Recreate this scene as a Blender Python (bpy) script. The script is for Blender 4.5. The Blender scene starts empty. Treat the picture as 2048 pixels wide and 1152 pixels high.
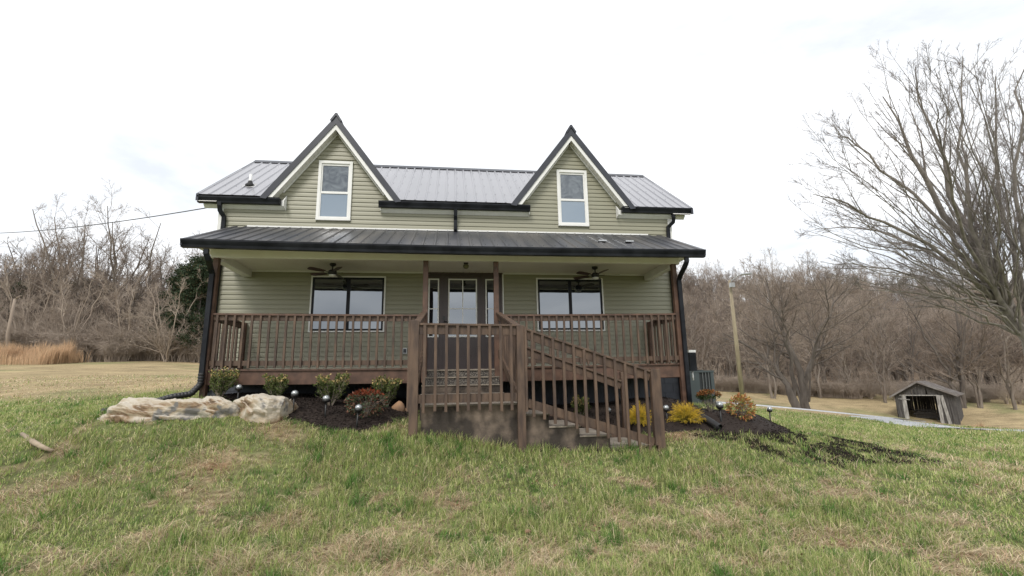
import bpy, math, random
import numpy as np
from mathutils import Matrix, Vector

rng = np.random.default_rng(11)
random.seed(5)
SC = bpy.context.scene
COL = SC.collection
rad = math.radians

# ------------------------------------------------------------ camera
F_PX = 964.17                                   # focal length in pixels of the 2048 wide photograph
CAM = np.array([-0.163, -9.284, -0.344])
_yaw, _pitch, _roll = 0.12900, 0.19556, -0.01803
FW = np.array([0.12620194, 0.97278626, 0.19431921]); FW /= np.linalg.norm(FW)
RT = np.array([0.9919804, -0.12512142, -0.01787501]); RT -= FW * (RT @ FW); RT /= np.linalg.norm(RT)
UP = np.cross(RT, FW)
cam_data = bpy.data.cameras.new('camera')
cam = bpy.data.objects.new('camera', cam_data); COL.objects.link(cam)
cam_data.sensor_width = 36.0
cam_data.lens = 36.0 * F_PX / 2048.0
cam_data.clip_start = 0.05
cam_data.clip_end = 3000
m3 = Matrix((tuple(RT), tuple(UP), tuple(-FW))).transposed()
cam.matrix_world = Matrix.Translation(Vector(CAM)) @ m3.to_4x4()
SC.camera = cam

# ------------------------------------------------------------ world, sun, exposure
SUN_EL, SUN_AZ = 48.0, 205.0                    # azimuth clockwise from +Y: behind the photographer, a little left
w = bpy.data.worlds.new('World'); SC.world = w; w.use_nodes = True
nt = w.node_tree; nt.nodes.clear()
wo = nt.nodes.new('ShaderNodeOutputWorld')
sky = nt.nodes.new('ShaderNodeTexSky'); sky.sky_type = 'NISHITA'; sky.sun_disc = False
sky.sun_elevation = rad(SUN_EL); sky.sun_rotation = rad(SUN_AZ); sky.dust_density = 3.0; sky.air_density = 1.0
bg1 = nt.nodes.new('ShaderNodeBackground'); bg1.inputs[1].default_value = 0.10
nt.links.new(sky.outputs[0], bg1.inputs[0])
tc = nt.nodes.new('ShaderNodeTexCoord')
mp = nt.nodes.new('ShaderNodeMapping'); mp.inputs['Scale'].default_value = (1.0, 1.3, 3.2)
nt.links.new(tc.outputs['Generated'], mp.inputs[0])
nz = nt.nodes.new('ShaderNodeTexNoise'); nz.inputs['Scale'].default_value = 1.7; nz.inputs['Detail'].default_value = 7; nz.inputs['Roughness'].default_value = 0.55
nz.inputs['Distortion'].default_value = 0.4
nt.links.new(mp.outputs[0], nz.inputs['Vector'])
cr = nt.nodes.new('ShaderNodeValToRGB')
cr.color_ramp.elements[0].position = 0.33; cr.color_ramp.elements[0].color = (0.64, 0.67, 0.71, 1)
cr.color_ramp.elements[1].position = 0.60; cr.color_ramp.elements[1].color = (1.0, 1.0, 1.0, 1)
nt.links.new(nz.outputs['Fac'], cr.inputs[0])
bg2 = nt.nodes.new('ShaderNodeBackground'); bg2.inputs[1].default_value = 1.04
nt.links.new(cr.outputs[0], bg2.inputs[0])
mx = nt.nodes.new('ShaderNodeMixShader'); mx.inputs[0].default_value = 0.86
nt.links.new(bg1.outputs[0], mx.inputs[1]); nt.links.new(bg2.outputs[0], mx.inputs[2])
nt.links.new(mx.outputs[0], wo.inputs[0])
sl = bpy.data.lights.new('sun', 'SUN'); sl.energy = 1.4; sl.angle = rad(18); sl.color = (1.0, 0.95, 0.88)
so = bpy.data.objects.new('sun', sl); COL.objects.link(so)
el, az = rad(SUN_EL), rad(SUN_AZ)
sd = Vector((math.sin(az) * math.cos(el), math.cos(az) * math.cos(el), math.sin(el)))
so.rotation_euler = sd.to_track_quat('Z', 'Y').to_euler()
so.location = (0, -20, 20)
SC.view_settings.view_transform = 'Standard'
SC.view_settings.look = 'None'
SC.view_settings.gamma = 1
SC.view_settings.exposure = 0.58

# ------------------------------------------------------------ picking points on the real ground
def ray(px, py):
    return FW + RT * (px - 1024) / F_PX - UP * (py - 576) / F_PX
def at(px, py, Y):
    d = ray(px, py); return CAM + d * (Y - CAM[1]) / d[1]
def dep(px, py, D):
    return CAM + ray(px, py) * D

YL = -1.85          # plane of the landing rail
YB = -0.55          # plane of the rear rail of the side stairs
YW = 1.39           # front wall
# terrain control points (x, y, z), fitted with a thin-plate spline
ctrl = []
for px, py, D in [(1024,1152,3.85),(0,1152,3.9),(2048,1152,4.0),(0,1000,5.7),(600,1010,5.5),(1024,1000,5.65),(1500,1000,5.8),(2048,1000,6.0),
                  (0,900,7.5),(1650,900,8.2),(2048,905,10.2),(0,850,9.4),(2048,863,20.0),(1989,862,20.6),(1870,849,24.5),(1785,838,27),(1700,829,28.5),(1599,818.5,30.5),(1441,806,33),
                  (1850,843,42),(1447,781,55),(1705,797,52),(2033,819,46),(200,774,16),(20,776,16),(370,774,15),(0,724,42),(190,724,42),(380,722,43),(200,750,26),(200,812,12),(1700,860,15),(1850,875,15),(1545,850,11.5),
                  (-500,1152,4.0),(2600,1152,4.4),(-400,800,14),(2500,900,20)]:
    ctrl.append(dep(px, py, D))
for px, py, Y in [(820,872,YL),(1034,901,YL),(1180,903,YL),(1313,902,YL),(150,852,-1.1),(560,850,-1.45),(392,800,-.02),(1250,860,YB),(1375,812,0),(700,862,-1.35)]:
    ctrl.append(at(px, py, Y))
ctrl += [np.array(p) for p in [(-4.6,1.4,-.5),(-2.5,.6,-.60),(0,1.4,-.70),(4.8,1.4,-.82),(-5.2,7,-.25),(5.4,7,-1.1),(0,12,-.6),(0,-9.3,-1.95),(0,-14,-2.3),(-15,-14,-2.0),(15,-14,-2.6),(0,-60,-4.0),(-60,-60,-3.5),(60,-60,-5.0),
                                (5.8,3.2,-.98),(0,45,-.4),(-60,0,-1),(60,0,-7)]]
ctrl = np.array(ctrl)
def _U(r2): return 0.5 * r2 * np.log(r2 + 1e-9)
def tps_fit(P, lam=0.02):
    n = len(P); xy = P[:, :2]
    K = _U(((xy[:, None] - xy[None]) ** 2).sum(-1)) + lam * np.eye(n)
    Q = np.c_[np.ones(n), xy]
    A = np.block([[K, Q], [Q.T, np.zeros((3, 3))]])
    return np.linalg.solve(A, np.r_[P[:, 2], 0, 0, 0])
TW = tps_fit(ctrl)
def vnoise(x, y, s, seed=0):
    """smooth value noise in 0..1 at feature size s"""
    r = np.random.default_rng(seed); g = r.random((256, 256))
    u = np.asarray(x) / s + 91.3; v = np.asarray(y) / s + 47.7
    i = np.floor(u).astype(int); j = np.floor(v).astype(int); fu = u - i; fv = v - j
    fu = fu * fu * (3 - 2 * fu); fv = fv * fv * (3 - 2 * fv)
    a = g[i % 256, j % 256]; b = g[(i + 1) % 256, j % 256]; c = g[i % 256, (j + 1) % 256]; d = g[(i + 1) % 256, (j + 1) % 256]
    return (a * (1 - fu) + b * fu) * (1 - fv) + (c * (1 - fu) + d * fu) * fv
def sm(a, b, x):
    t = np.clip((x - a) / (b - a), 0, 1); return t * t * (3 - 2 * t)
def hz(x, y):
    """terrain height"""
    x = np.atleast_1d(np.asarray(x, float)); y = np.atleast_1d(np.asarray(y, float))
    out = np.empty(len(x))
    for k in range(0, len(x), 40000):
        xx = np.clip(x[k:k+40000], -60, 70); yy = np.clip(y[k:k+40000], -60, 52)
        r2 = (xx[:, None] - ctrl[None, :, 0]) ** 2 + (yy[:, None] - ctrl[None, :, 1]) ** 2
        out[k:k+40000] = _U(r2) @ TW[:-3] + TW[-3] + TW[-2] * xx + TW[-1] * yy
    dist = np.hypot(x - CAM[0], y - CAM[1])
    out += (vnoise(x, y, .55, 3) - .5) * .045 * sm(30, 8, dist) + (vnoise(x, y, .17, 4) - .5) * .018 * sm(14, 6, dist)
    # cut away for the concrete side stairs
    cutm = sm(.8, .9, x) * sm(3.16, 3.06, x) * sm(YL + .08, YL + .16, y) * sm(YB + .12, YB + .02, y)
    out = out * (1 - cutm) + np.minimum(out, -1.55) * cutm
    # the hillside behind: gentle on the left, a wooded ridge on the right
    b = np.maximum(y - 44, 0)
    rs = sm(-15, 25, x)
    out += rs * (29.0 * sm(8, 118, b)) + (1 - rs) * (7 * sm(4, 80, b))
    out += (vnoise(x, y, 23, 8) - .5) * 5 * sm(10, 60, b)
    return out
def G(px, py, lift=0.0):
    """where the sight line through a photograph pixel meets the ground"""
    d = ray(px, py); t0 = 2.0
    ts = np.concatenate([np.arange(2, 40, .05), np.arange(40, 160, .5)])
    p = CAM + ts[:, None] * d
    below = p[:, 2] < hz(p[:, 0], p[:, 1])
    k = int(np.argmax(below)) if below.any() else len(ts) - 1
    a, b = ts[max(k - 1, 0)], ts[k]
    for _ in range(12):
        m_ = (a + b) / 2; q = CAM + m_ * d
        if q[2] < hz(q[0], q[1])[0]: b = m_
        else: a = m_
    q = CAM + b * d; q[2] = hz(q[0], q[1])[0] + lift
    return q

# ------------------------------------------------------------ materials
def mat(name, col, rough=.6, metal=0, spec=.5, noise=None, bump=None, col2=None, stretch=(1, 1, 1), detail=4, ramp=(.35, .65), gloss=None):
    """noise = scale of colour variation towards col2, bump = (scale, strength, distance)"""
    m = bpy.data.materials.new(name); m.use_nodes = True
    n = m.node_tree.nodes; l = m.node_tree.links; b = n['Principled BSDF']
    b.inputs['Base Color'].default_value = (*col, 1); b.inputs['Roughness'].default_value = rough
    b.inputs['Metallic'].default_value = metal; b.inputs['Specular IOR Level'].default_value = spec
    if noise or bump:
        t = n.new('ShaderNodeTexCoord'); mpn = n.new('ShaderNodeMapping'); mpn.inputs['Scale'].default_value = stretch
        l.new(t.outputs['Object'], mpn.inputs[0])
    if noise:
        nn = n.new('ShaderNodeTexNoise'); nn.inputs['Scale'].default_value = noise; nn.inputs['Detail'].default_value = detail
        l.new(mpn.outputs[0], nn.inputs['Vector'])
        c = n.new('ShaderNodeValToRGB'); c.color_ramp.elements[0].position = ramp[0]; c.color_ramp.elements[1].position = ramp[1]
        c.color_ramp.elements[0].color = (*col, 1); c.color_ramp.elements[1].color = (*(col2 or tuple(v * .7 for v in col)), 1)
        l.new(nn.outputs['Fac'], c.inputs[0]); l.new(c.outputs[0], b.inputs['Base Color'])
        if gloss:
            mr = n.new('ShaderNodeMapRange'); mr.inputs['To Min'].default_value = rough; mr.inputs['To Max'].default_value = gloss
            l.new(nn.outputs['Fac'], mr.inputs[0]); l.new(mr.outputs[0], b.inputs['Roughness'])
    if bump:
        bn = n.new('ShaderNodeTexNoise'); bn.inputs['Scale'].default_value = bump[0]; bn.inputs['Detail'].default_value = 5
        l.new(mpn.outputs[0], bn.inputs['Vector'])
        bb = n.new('ShaderNodeBump'); bb.inputs['Strength'].default_value = bump[1]; bb.inputs['Distance'].default_value = bump[2]
        l.new(bn.outputs['Fac'], bb.inputs['Height']); l.new(bb.outputs[0], b.inputs['Normal'])
    return m
def attr_mat(name, rough=.7, transl=0.0, mul_noise=None):
    m = bpy.data.materials.new(name); m.use_nodes = True
    n = m.node_tree.nodes; l = m.node_tree.links; b = n['Principled BSDF']
    a = n.new('ShaderNodeAttribute'); a.attribute_name = 'tint'
    b.inputs['Roughness'].default_value = rough; b.inputs['Specular IOR Level'].default_value = .25
    l.new(a.outputs['Color'], b.inputs['Base Color'])
    if transl:
        tr = n.new('ShaderNodeBsdfTranslucent'); l.new(a.outputs['Color'], tr.inputs[0])
        ms = n.new('ShaderNodeMixShader'); ms.inputs[0].default_value = transl
        l.new(b.outputs[0], ms.inputs[1]); l.new(tr.outputs[0], ms.inputs[2]); l.new(ms.outputs[0], n['Material Output'].inputs[0])
    return m
M = {}
M['siding'] = mat('sage_vinyl', (.285, .277, .206), .45, noise=.7, col2=(.268, .262, .194), bump=(60, .05, .002), stretch=(1, 1, 6))
M['white'] = mat('white_vinyl', (.78, .78, .77), .4, noise=3, col2=(.72, .72, .70))
M['soffit'] = mat('soffit_vinyl', (.82, .81, .77), .45, noise=2, col2=(.77, .75, .70))
M['black'] = mat('black_metal', (.006, .007, .010), .42, spec=.18, noise=4, col2=(.018, .02, .025))
M['trimdark'] = mat('charcoal_trim', (.028, .031, .042), .35, noise=4, col2=(.036, .04, .052))
M['roof'] = mat('charcoal_standing_metal', (.20, .202, .225), .26, metal=.45, noise=1.6, col2=(.25, .25, .275), stretch=(1, .25, .25), bump=(9, .05, .01), gloss=.36)
M['roof'].node_tree.nodes['Principled BSDF'].inputs['Coat Weight'].default_value = .6
M['roof'].node_tree.nodes['Principled BSDF'].inputs['Coat Roughness'].default_value = .2
M['roofdirty'] = mat('weathered_charcoal_metal', (.055, .058, .070), .32, metal=.3, noise=1.3, col2=(.15, .14, .13), stretch=(2.2, .35, .35), detail=8, ramp=(.42, .82), bump=(9, .06, .01), gloss=.5)
M['wood'] = mat('stained_deck_wood', (.128, .070, .046), .6, noise=7, col2=(.07, .039, .027), stretch=(1, 1, 1), detail=8, bump=(40, .25, .003))
M['woodrail'] = mat('weathered_stained_wood', (.125, .080, .053), .65, noise=9, col2=(.055, .035, .026), stretch=(1.5, 1.5, .35), detail=9, bump=(50, .3, .003))
M['door'] = mat('taupe_brown_door_paint', (.072, .053, .053), .42, noise=3, col2=(.062, .046, .046))
M['cmu'] = mat('dark_painted_block', (.062, .068, .082), .75, noise=6, col2=(.050, .055, .068), bump=(45, .5, .01))
M['concrete'] = mat('old_concrete', (.20, .155, .12), .9, noise=3.2, col2=(.040, .032, .026), detail=12, ramp=(.34, .58), bump=(25, .6, .012))
M['conctop'] = mat('worn_concrete_tread', (.31, .27, .22), .9, noise=6, col2=(.17, .145, .12), detail=8, bump=(30, .5, .01))
M['gravelgrey'] = mat('grey_gravel', (.52, .53, .55), .9, noise=9, col2=(.36, .37, .38), detail=10, bump=(20, .8, .03))
M['bark'] = mat('grey_brown_bark', (.135, .108, .088), .9, noise=5, col2=(.215, .185, .155), stretch=(1, 1, .3), detail=8, bump=(14, .7, .03))
M['barkdark'] = mat('dark_bark', (.085, .070, .060), .9, noise=4, col2=(.15, .130, .112), stretch=(1, 1, .3), detail=8, bump=(10, .7, .03))
M['twig'] = mat('brown_twigs', (.20, .155, .122), .9, noise=.6, col2=(.28, .225, .182))
M['twigpale'] = mat('pale_dry_twigs', (.40, .335, .275), .9, noise=.6, col2=(.29, .235, .19))
M['twiggrey'] = mat('grey_twigs', (.20, .175, .175), .9, noise=.6, col2=(.26, .225, .215))
M['barkgrey'] = mat('pale_grey_bark', (.165, .145, .132), .9, noise=5, col2=(.28, .25, .225), stretch=(1, 1, .3), detail=8, bump=(14, .7, .03))
M['pole'] = mat('pale_pole_wood', (.36, .305, .21), .8, noise=3, col2=(.24, .20, .14), stretch=(3, 3, .2), detail=8)
M['galv'] = mat('galvanised_metal', (.45, .46, .47), .4, metal=.6)
M['galvdark'] = mat('dull_grey_bar', (.12, .13, .13), .5)
M['oldwood'] = mat('grey_weathered_boards', (.105, .098, .094), .9, noise=2.2, col2=(.035, .032, .032), stretch=(5, 5, .5), detail=9, ramp=(.3, .7))
M['palewood'] = mat('pale_weathered_boards', (.42, .41, .39), .9, noise=3, col2=(.20, .19, .18), stretch=(4, 4, .6), detail=9)
M['tin'] = mat('rusty_tin_roof', (.22, .21, .205), .6, noise=1.5, col2=(.12, .10, .09), detail=8)
M['ac'] = mat('grey_green_ac_metal', (.055, .072, .076), .5, noise=3, col2=(.048, .063, .066))
M['acdark'] = mat('dark_coil', (.02, .024, .026), .6)
M['plastic'] = mat('black_plastic', (.012, .012, .013), .45)
M['fanwood'] = mat('dark_red_fan_blade', (.060, .022, .016), .4, noise=6, col2=(.04, .015, .012), stretch=(1, 6, 1))
M['fanblack'] = mat('black_fan_metal', (.014, .014, .015), .35)
M['frost'] = mat('frosted_white_glass', (.72, .72, .70), .25)
M['greenglass'] = mat('aged_brass_lantern', (.17, .17, .09), .3, noise=8, col2=(.09, .09, .05))
M['pvc'] = mat('white_pipe', (.80, .80, .79), .35)
M['rubber'] = mat('black_rubber_boot', (.015, .015, .015), .7)
M['lead'] = mat('grey_sealant', (.42, .42, .41), .6)
M['wire'] = mat('dark_cable', (.05, .05, .055), .6)
M['stick'] = mat('pale_dead_branch', (.36, .29, .21), .9, noise=9, col2=(.22, .17, .12), stretch=(1, 1, 1), detail=8, bump=(40, .5, .004))
M['rockorange'] = mat('orange_stone', (.34, .20, .11), .9, noise=6, col2=(.22, .14, .09), bump=(14, .6, .02))
def gravelface():
    m = mat('exposed_aggregate', (.30, .28, .25), .9)
    n = m.node_tree.nodes; l = m.node_tree.links; b = n['Principled BSDF']
    t = n.new('ShaderNodeTexCoord'); v = n.new('ShaderNodeTexVoronoi'); v.inputs['Scale'].default_value = 55
    l.new(t.outputs['Object'], v.inputs['Vector'])
    c = n.new('ShaderNodeValToRGB'); c.color_ramp.elements[0].color = (.36, .32, .27, 1); c.color_ramp.elements[1].color = (.06, .055, .05, 1)
    c.color_ramp.elements[1].position = .55; l.new(v.outputs['Distance'], c.inputs[0]); l.new(c.outputs[0], b.inputs['Base Color'])
    bb = n.new('ShaderNodeBump'); bb.invert = True; bb.inputs['Strength'].default_value = .8; bb.inputs['Distance'].default_value = .01
    l.new(v.outputs['Distance'], bb.inputs['Height']); l.new(bb.outputs[0], b.inputs['Normal'])
    return m
M['aggregate'] = gravelface()
def glass(name, base, refl, tint=(.85, .92, 1.0)):
    m = bpy.data.materials.new(name); m.use_nodes = True
    n = m.node_tree.nodes; l = m.node_tree.links; b = n['Principled BSDF']
    b.inputs['Base Color'].default_value = (*base, 1); b.inputs['Roughness'].default_value = .03
    g = n.new('ShaderNodeBsdfGlossy'); g.inputs['Roughness'].default_value = .015; g.inputs['Color'].default_value = (*tint, 1)
    t = n.new('ShaderNodeTexCoord'); nn = n.new('ShaderNodeTexNoise'); nn.inputs['Scale'].default_value = 2.2; nn.inputs['Detail'].default_value = 1
    l.new(t.outputs['Object'], nn.inputs['Vector'])
    bb = n.new('ShaderNodeBump'); bb.inputs['Strength'].default_value = .06; bb.inputs['Distance'].default_value = .02
    l.new(nn.outputs['Fac'], bb.inputs['Height']); l.new(bb.outputs[0], g.inputs['Normal'])
    ms = n.new('ShaderNodeMixShader'); ms.inputs[0].default_value = refl
    l.new(b.outputs[0], ms.inputs[1]); l.new(g.outputs[0], ms.inputs[2]); l.new(ms.outputs[0], n['Material Output'].inputs[0])
    return m
M['glass'] = glass('dark_window_glass', (.012, .014, .018), .20)
M['glassblue'] = glass('pale_blue_window_glass', (.12, .17, .22), .16)  # even pale blue base colour, lower panes of the gable windows
M['glasspaintrefl'] = glass('window_glass_painted_reflection', (.045, .055, .065), .08)
_m = M['glasspaintrefl'].node_tree; _n = _m.nodes.new('ShaderNodeTexNoise'); _n.inputs['Scale'].default_value = 3.2; _n.inputs['Detail'].default_value = 4; _n.inputs['Distortion'].default_value = 2.5  # noise paints swirled sky reflections into the base colour of the upper panes
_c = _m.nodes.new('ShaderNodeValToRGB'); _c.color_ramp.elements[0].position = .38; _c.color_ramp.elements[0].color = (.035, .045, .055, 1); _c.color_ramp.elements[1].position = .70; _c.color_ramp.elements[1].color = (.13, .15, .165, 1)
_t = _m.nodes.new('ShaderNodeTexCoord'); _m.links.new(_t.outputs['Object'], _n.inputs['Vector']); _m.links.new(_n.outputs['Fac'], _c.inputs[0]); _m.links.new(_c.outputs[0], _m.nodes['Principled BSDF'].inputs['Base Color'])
M['globe'] = glass('silvered_globe', (.20, .22, .23), .20, (1, 1, 1))

# ------------------------------------------------------------ object helpers
def tag(o, label=None, cat=None, group=None, kind=None):
    if label: o['label'] = label
    if cat: o['category'] = cat
    if group: o['group'] = group
    if kind: o['kind'] = kind
    return o
def empty(name, loc=(0, 0, 0), rz=0, parent=None):
    o = bpy.data.objects.new(name, None); COL.objects.link(o); o.location = loc; o.rotation_euler = (0, 0, rz)
    o.empty_display_size = .2
    if parent: o.parent = parent
    return o
def link(name, me, parent=None):
    o = bpy.data.objects.new(name, me); COL.objects.link(o)
    if parent: o.parent = parent
    return o
def npmesh(name, V, F, material=None, smooth=False):
    """V (n,3); F (m,k) array or list of such arrays"""
    Fs = F if isinstance(F, list) else [F]
    Fs = [np.asarray(f, np.int32) for f in Fs if len(f)]
    me = bpy.data.meshes.new(name)
    V = np.asarray(V, np.float32)
    nl = sum(f.size for f in Fs); npoly = sum(len(f) for f in Fs)
    me.vertices.add(len(V)); me.vertices.foreach_set('co', V.ravel())
    me.loops.add(nl); me.loops.foreach_set('vertex_index', np.concatenate([f.ravel() for f in Fs]))
    tot = np.concatenate([np.full(len(f), f.shape[1], np.int32) for f in Fs])
    st = np.r_[0, np.cumsum(tot)[:-1]].astype(np.int32)
    me.polygons.add(npoly); me.polygons.foreach_set('loop_start', st); me.polygons.foreach_set('loop_total', tot)
    if smooth: me.polygons.foreach_set('use_smooth', np.ones(npoly, bool))
    me.update(calc_edges=True)
    if material: me.materials.append(material)
    return me
def tint(me, cols):
    a = me.color_attributes.new('tint', 'FLOAT_COLOR', 'POINT')
    a.data.foreach_set('color', np.c_[cols, np.ones(len(cols))].astype(np.float32).ravel())

class MB:
    """collects shapes into one mesh"""
    def __init__(s): s.v = []; s.f = []; s.n = 0; s.sm = []
    def add(s, V, F, smooth=False):
        s.v += [tuple(map(float, p)) for p in V]; s.f += [tuple(int(i) + s.n for i in f) for f in F]; s.sm += [smooth] * len(F); s.n += len(V)
        return s
    def box(s, x0, x1, y0, y1, z0, z1):
        V = [(x0,y0,z0),(x1,y0,z0),(x1,y1,z0),(x0,y1,z0),(x0,y0,z1),(x1,y0,z1),(x1,y1,z1),(x0,y1,z1)]
        return s.add(V, [(0,3,2,1),(4,5,6,7),(0,1,5,4),(1,2,6,5),(2,3,7,6),(3,0,4,7)])
    def bar(s, a, b, w, h, up=(0, 0, 1)):
        """box of width w, height h from a to b"""
        a, b = Vector(a), Vector(b); d = (b - a).normalized(); u = Vector(up); r = d.cross(u).normalized(); u = r.cross(d)
        V = []
        for p in (a, b):
            for i, j in ((-1,-1),(1,-1),(1,1),(-1,1)): V.append(p + r * (w/2*i) + u * (h/2*j))
        return s.add(V, [(0,1,2,3),(4,7,6,5),(0,4,5,1),(1,5,6,2),(2,6,7,3),(3,7,4,0)])
    def prism(s, poly, y0, y1):
        """polygon in XZ, extruded along Y"""
        n = len(poly)
        V = [(x, y0, z) for x, z in poly] + [(x, y1, z) for x, z in poly]
        return s.add(V, [tuple(range(n))[::-1], tuple(range(n, 2*n))] + [(i, (i+1) % n, (i+1) % n + n, i + n) for i in range(n)])
    def tube(s, pts, r, k=10, cap=True, wave=None):
        pts = [Vector(p) for p in pts]; n = len(pts); rr = r if hasattr(r, '__len__') else [r] * n
        u = None; V = []
        for i, p in enumerate(pts):
            d = (pts[min(i+1, n-1)] - pts[max(i-1, 0)]).normalized()
            if u is None:
                u = d.orthogonal().normalized()
            u = (u - d * u.dot(d)).normalized(); v = d.cross(u)
            for j in range(k):
                a = 2 * math.pi * j / k; V.append(p + (u * math.cos(a) + v * math.sin(a)) * rr[i])
        Fc = [(i*k+j, i*k+(j+1) % k, (i+1)*k+(j+1) % k, (i+1)*k+j) for i in range(n-1) for j in range(k)]
        if cap: Fc += [tuple(range(k))[::-1], tuple(range((n-1)*k, n*k))]
        return s.add(V, Fc, True)
    def rectpipe(s, pts, w, h, side=(1, 0, 0)):
        """rectangular downspout along points, w along side"""
        pts = [Vector(p) for p in pts]; n = len(pts); V = []
        for i, p in enumerate(pts):
            d = (pts[min(i+1, n-1)] - pts[max(i-1, 0)]).normalized()
            r = Vector(side); r = (r - d * r.dot(d)).normalized(); u = r.cross(d)
            for a, b in ((-1,-1),(1,-1),(1,1),(-1,1)): V.append(p + r * (w/2*a) + u * (h/2*b))
        Fc = [(i*4+j, i*4+(j+1) % 4, (i+1)*4+(j+1) % 4, (i+1)*4+j) for i in range(n-1) for j in range(4)]
        return s.add(V, Fc + [(3,2,1,0), tuple(range((n-1)*4, n*4))])
    def lathe(s, prof, c=(0, 0, 0), k=20):
        """profile of (r, z)"""
        V = [(c[0]+r*math.cos(2*math.pi*j/k), c[1]+r*math.sin(2*math.pi*j/k), c[2]+z) for r, z in prof for j in range(k)]
        n = len(prof)
        Fc = [(i*k+j, i*k+(j+1) % k, (i+1)*k+(j+1) % k, (i+1)*k+j) for i in range(n-1) for j in range(k)]
        return s.add(V, Fc + [tuple(range(k))[::-1], tuple(range((n-1)*k, n*k))], True)
    def build(s, name, m, parent=None, bevel=0):
        me = bpy.data.meshes.new(name); me.from_pydata(s.v, [], s.f)
        me.polygons.foreach_set('use_smooth', s.sm); me.update(); me.materials.append(m)
        o = link(name, me, parent)
        if bevel:
            bm = o.modifiers.new('bevel', 'BEVEL'); bm.width = bevel; bm.segments = 2; bm.limit_method = 'ANGLE'
        return o

# ============================================================ THE GROUND
def spaced(lo, hi, c, n, k):
    t = np.linspace(-1, 1, n); s = np.sinh(k * t) / np.sinh(k)
    return np.where(s < 0, c + s * (c - lo), c + s * (hi - c))
gx = spaced(-520, 520, 0.5, 440, 7.2)
gy = spaced(-420, 900, -4.0, 520, 7.4)
XX, YY = np.meshgrid(gx, gy); xf, yf = XX.ravel(), YY.ravel()
zf = hz(xf, yf)
# cover masks in world space
def poly_mask(x, y, poly, soft=.12):
    """signed-distance style soft mask of a polygon"""
    x = np.asarray(x); y = np.asarray(y); P = np.asarray(poly)[:, :2]
    inside = np.zeros(len(x), bool); dmin = np.full(len(x), 1e9)
    for i in range(len(P)):
        a, b = P[i], P[(i + 1) % len(P)]
        c = ((a[1] > y) != (b[1] > y)) & (x < (b[0] - a[0]) * (y - a[1]) / (b[1] - a[1] + 1e-12) + a[0])
        inside ^= c
        e = b - a; t = np.clip(((x - a[0]) * e[0] + (y - a[1]) * e[1]) / (e @ e), 0, 1)
        dmin = np.minimum(dmin, np.hypot(x - a[0] - t * e[0], y - a[1] - t * e[1]))
    sd = np.where(inside, dmin, -dmin)
    return sm(-soft, soft, sd), sd
BED_L = [G(575, 836), G(600, 840), G(625, 850), G(665, 860), G(722, 863), G(757, 852), G(822, 838)] + [np.array((-.72, .3, 0)), np.array((-.75, 1.3, 0)), np.array((-4.6, 1.3, 0)), np.array((-4.7, .1, 0)), np.array((-3.9, -.25, 0)), np.array((-3.1, -.55, 0))]
BED_R = [np.array((1.2, -.5, 0)), np.array((2.6, -.55, 0)), G(1322, 867), G(1350, 864), G(1400, 862), G(1450, 868), G(1520, 870), G(1580, 868), G(1575, 860), G(1533, 843), G(1490, 830), G(1440, 822), G(1400, 818), np.array((5.0, 1.3, 0)), np.array((1.2, 1.3, 0))]
SPILL = [G(1370, 868), G(1409, 884), G(1506, 905), G(1610, 924), G(1686, 938), G(1824, 930), G(1905, 933), G(1879, 921), G(1772, 895), G(1686, 877), G(1600, 864), G(1500, 862)]
PATCH = []    # straw / bare patches of the lawn: centre, radii
for px, py, rx, ry, a in [(430,930,.33,.16,1),(482,916,.26,.12,.9),(560,862,.42,.20,1),(370,980,.30,.14,.9),(440,995,.2,.1,.7),(60,985,.8,.22,.8),(700,1105,.6,.2,.8),(480,1130,.35,.16,.8),
                          (560,1045,.3,.14,.8),(780,858,.35,.14,.8),(830,1050,.25,.12,.5),(1030,1100,.5,.14,.6),(1370,875,.35,.18,1),(1620,860,.9,.3,.9),(1580,845,.5,.3,.9),
                          (1480,955,.25,.12,.6),(1560,1010,.3,.14,.5),(1700,1090,.4,.17,.7),(1880,1045,.6,.16,.9),(1800,1000,.4,.13,.6),(2000,935,1.4,.35,.8),(1960,900,1.1,.3,.6),(2000,980,.9,.2,.6),
                          (1650,985,.4,.15,.7),(1640,1075,.5,.18,.7),(150,1130,.4,.15,.6),(1990,1110,.3,.15,.7),(1500,1120,.3,.12,.6),(650,930,.25,.1,.4),(940,960,.3,.12,.5),(1100,1010,.2,.1,.5)]:
    g = G(px, py); PATCH.append((g[0], g[1], rx, ry, a))
def straw(x, y):
    """0..1 how dead/straw-like the lawn is"""
    s = np.zeros(len(x))
    wx = x + (vnoise(x, y, .25, 21) - .5) * .35; wy = y + (vnoise(x, y, .25, 22) - .5) * .3
    for cx, cy, rx, ry, a in PATCH:
        d = ((wx - cx) / rx) ** 2 + ((wy - cy) / ry) ** 2
        s = np.maximum(s, a * np.exp(-d * .8))
    n = .30 * vnoise(x, y, .9, 5) + .38 * vnoise(x, y, .30, 6) + .32 * vnoise(x, y, .12, 7)
    d = np.hypot(x - CAM[0], y - CAM[1])
    near = sm(6.2, 3.6, d)
    right = sm(1.5, 5.0, x) * sm(9, 5, d)
    thr = .60 - .12 * near - .04 * right
    s = np.maximum(s, sm(thr, thr + .16, n) * .85)
    return s
def field(x, y):
    """0..1 tan mown field beyond the green lawn"""
    n = (vnoise(x, y, 2.5, 12) - .5) * 2.2
    left = sm(5.2, 7.4, y + n * .6) * sm(4, -3, x)
    dline = np.interp(x, [0, 8, 13, 20, 30, 70], [26, 25.5, 22.5, 15.5, 10, -2])
    rightm = sm(-.5, 1.5, y - dline) * sm(0, 6, x)
    return np.maximum(left, rightm)
FX = vnoise(xf, yf, 1.6, 31) * .5 + vnoise(xf, yf, .5, 32) * .5
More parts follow.
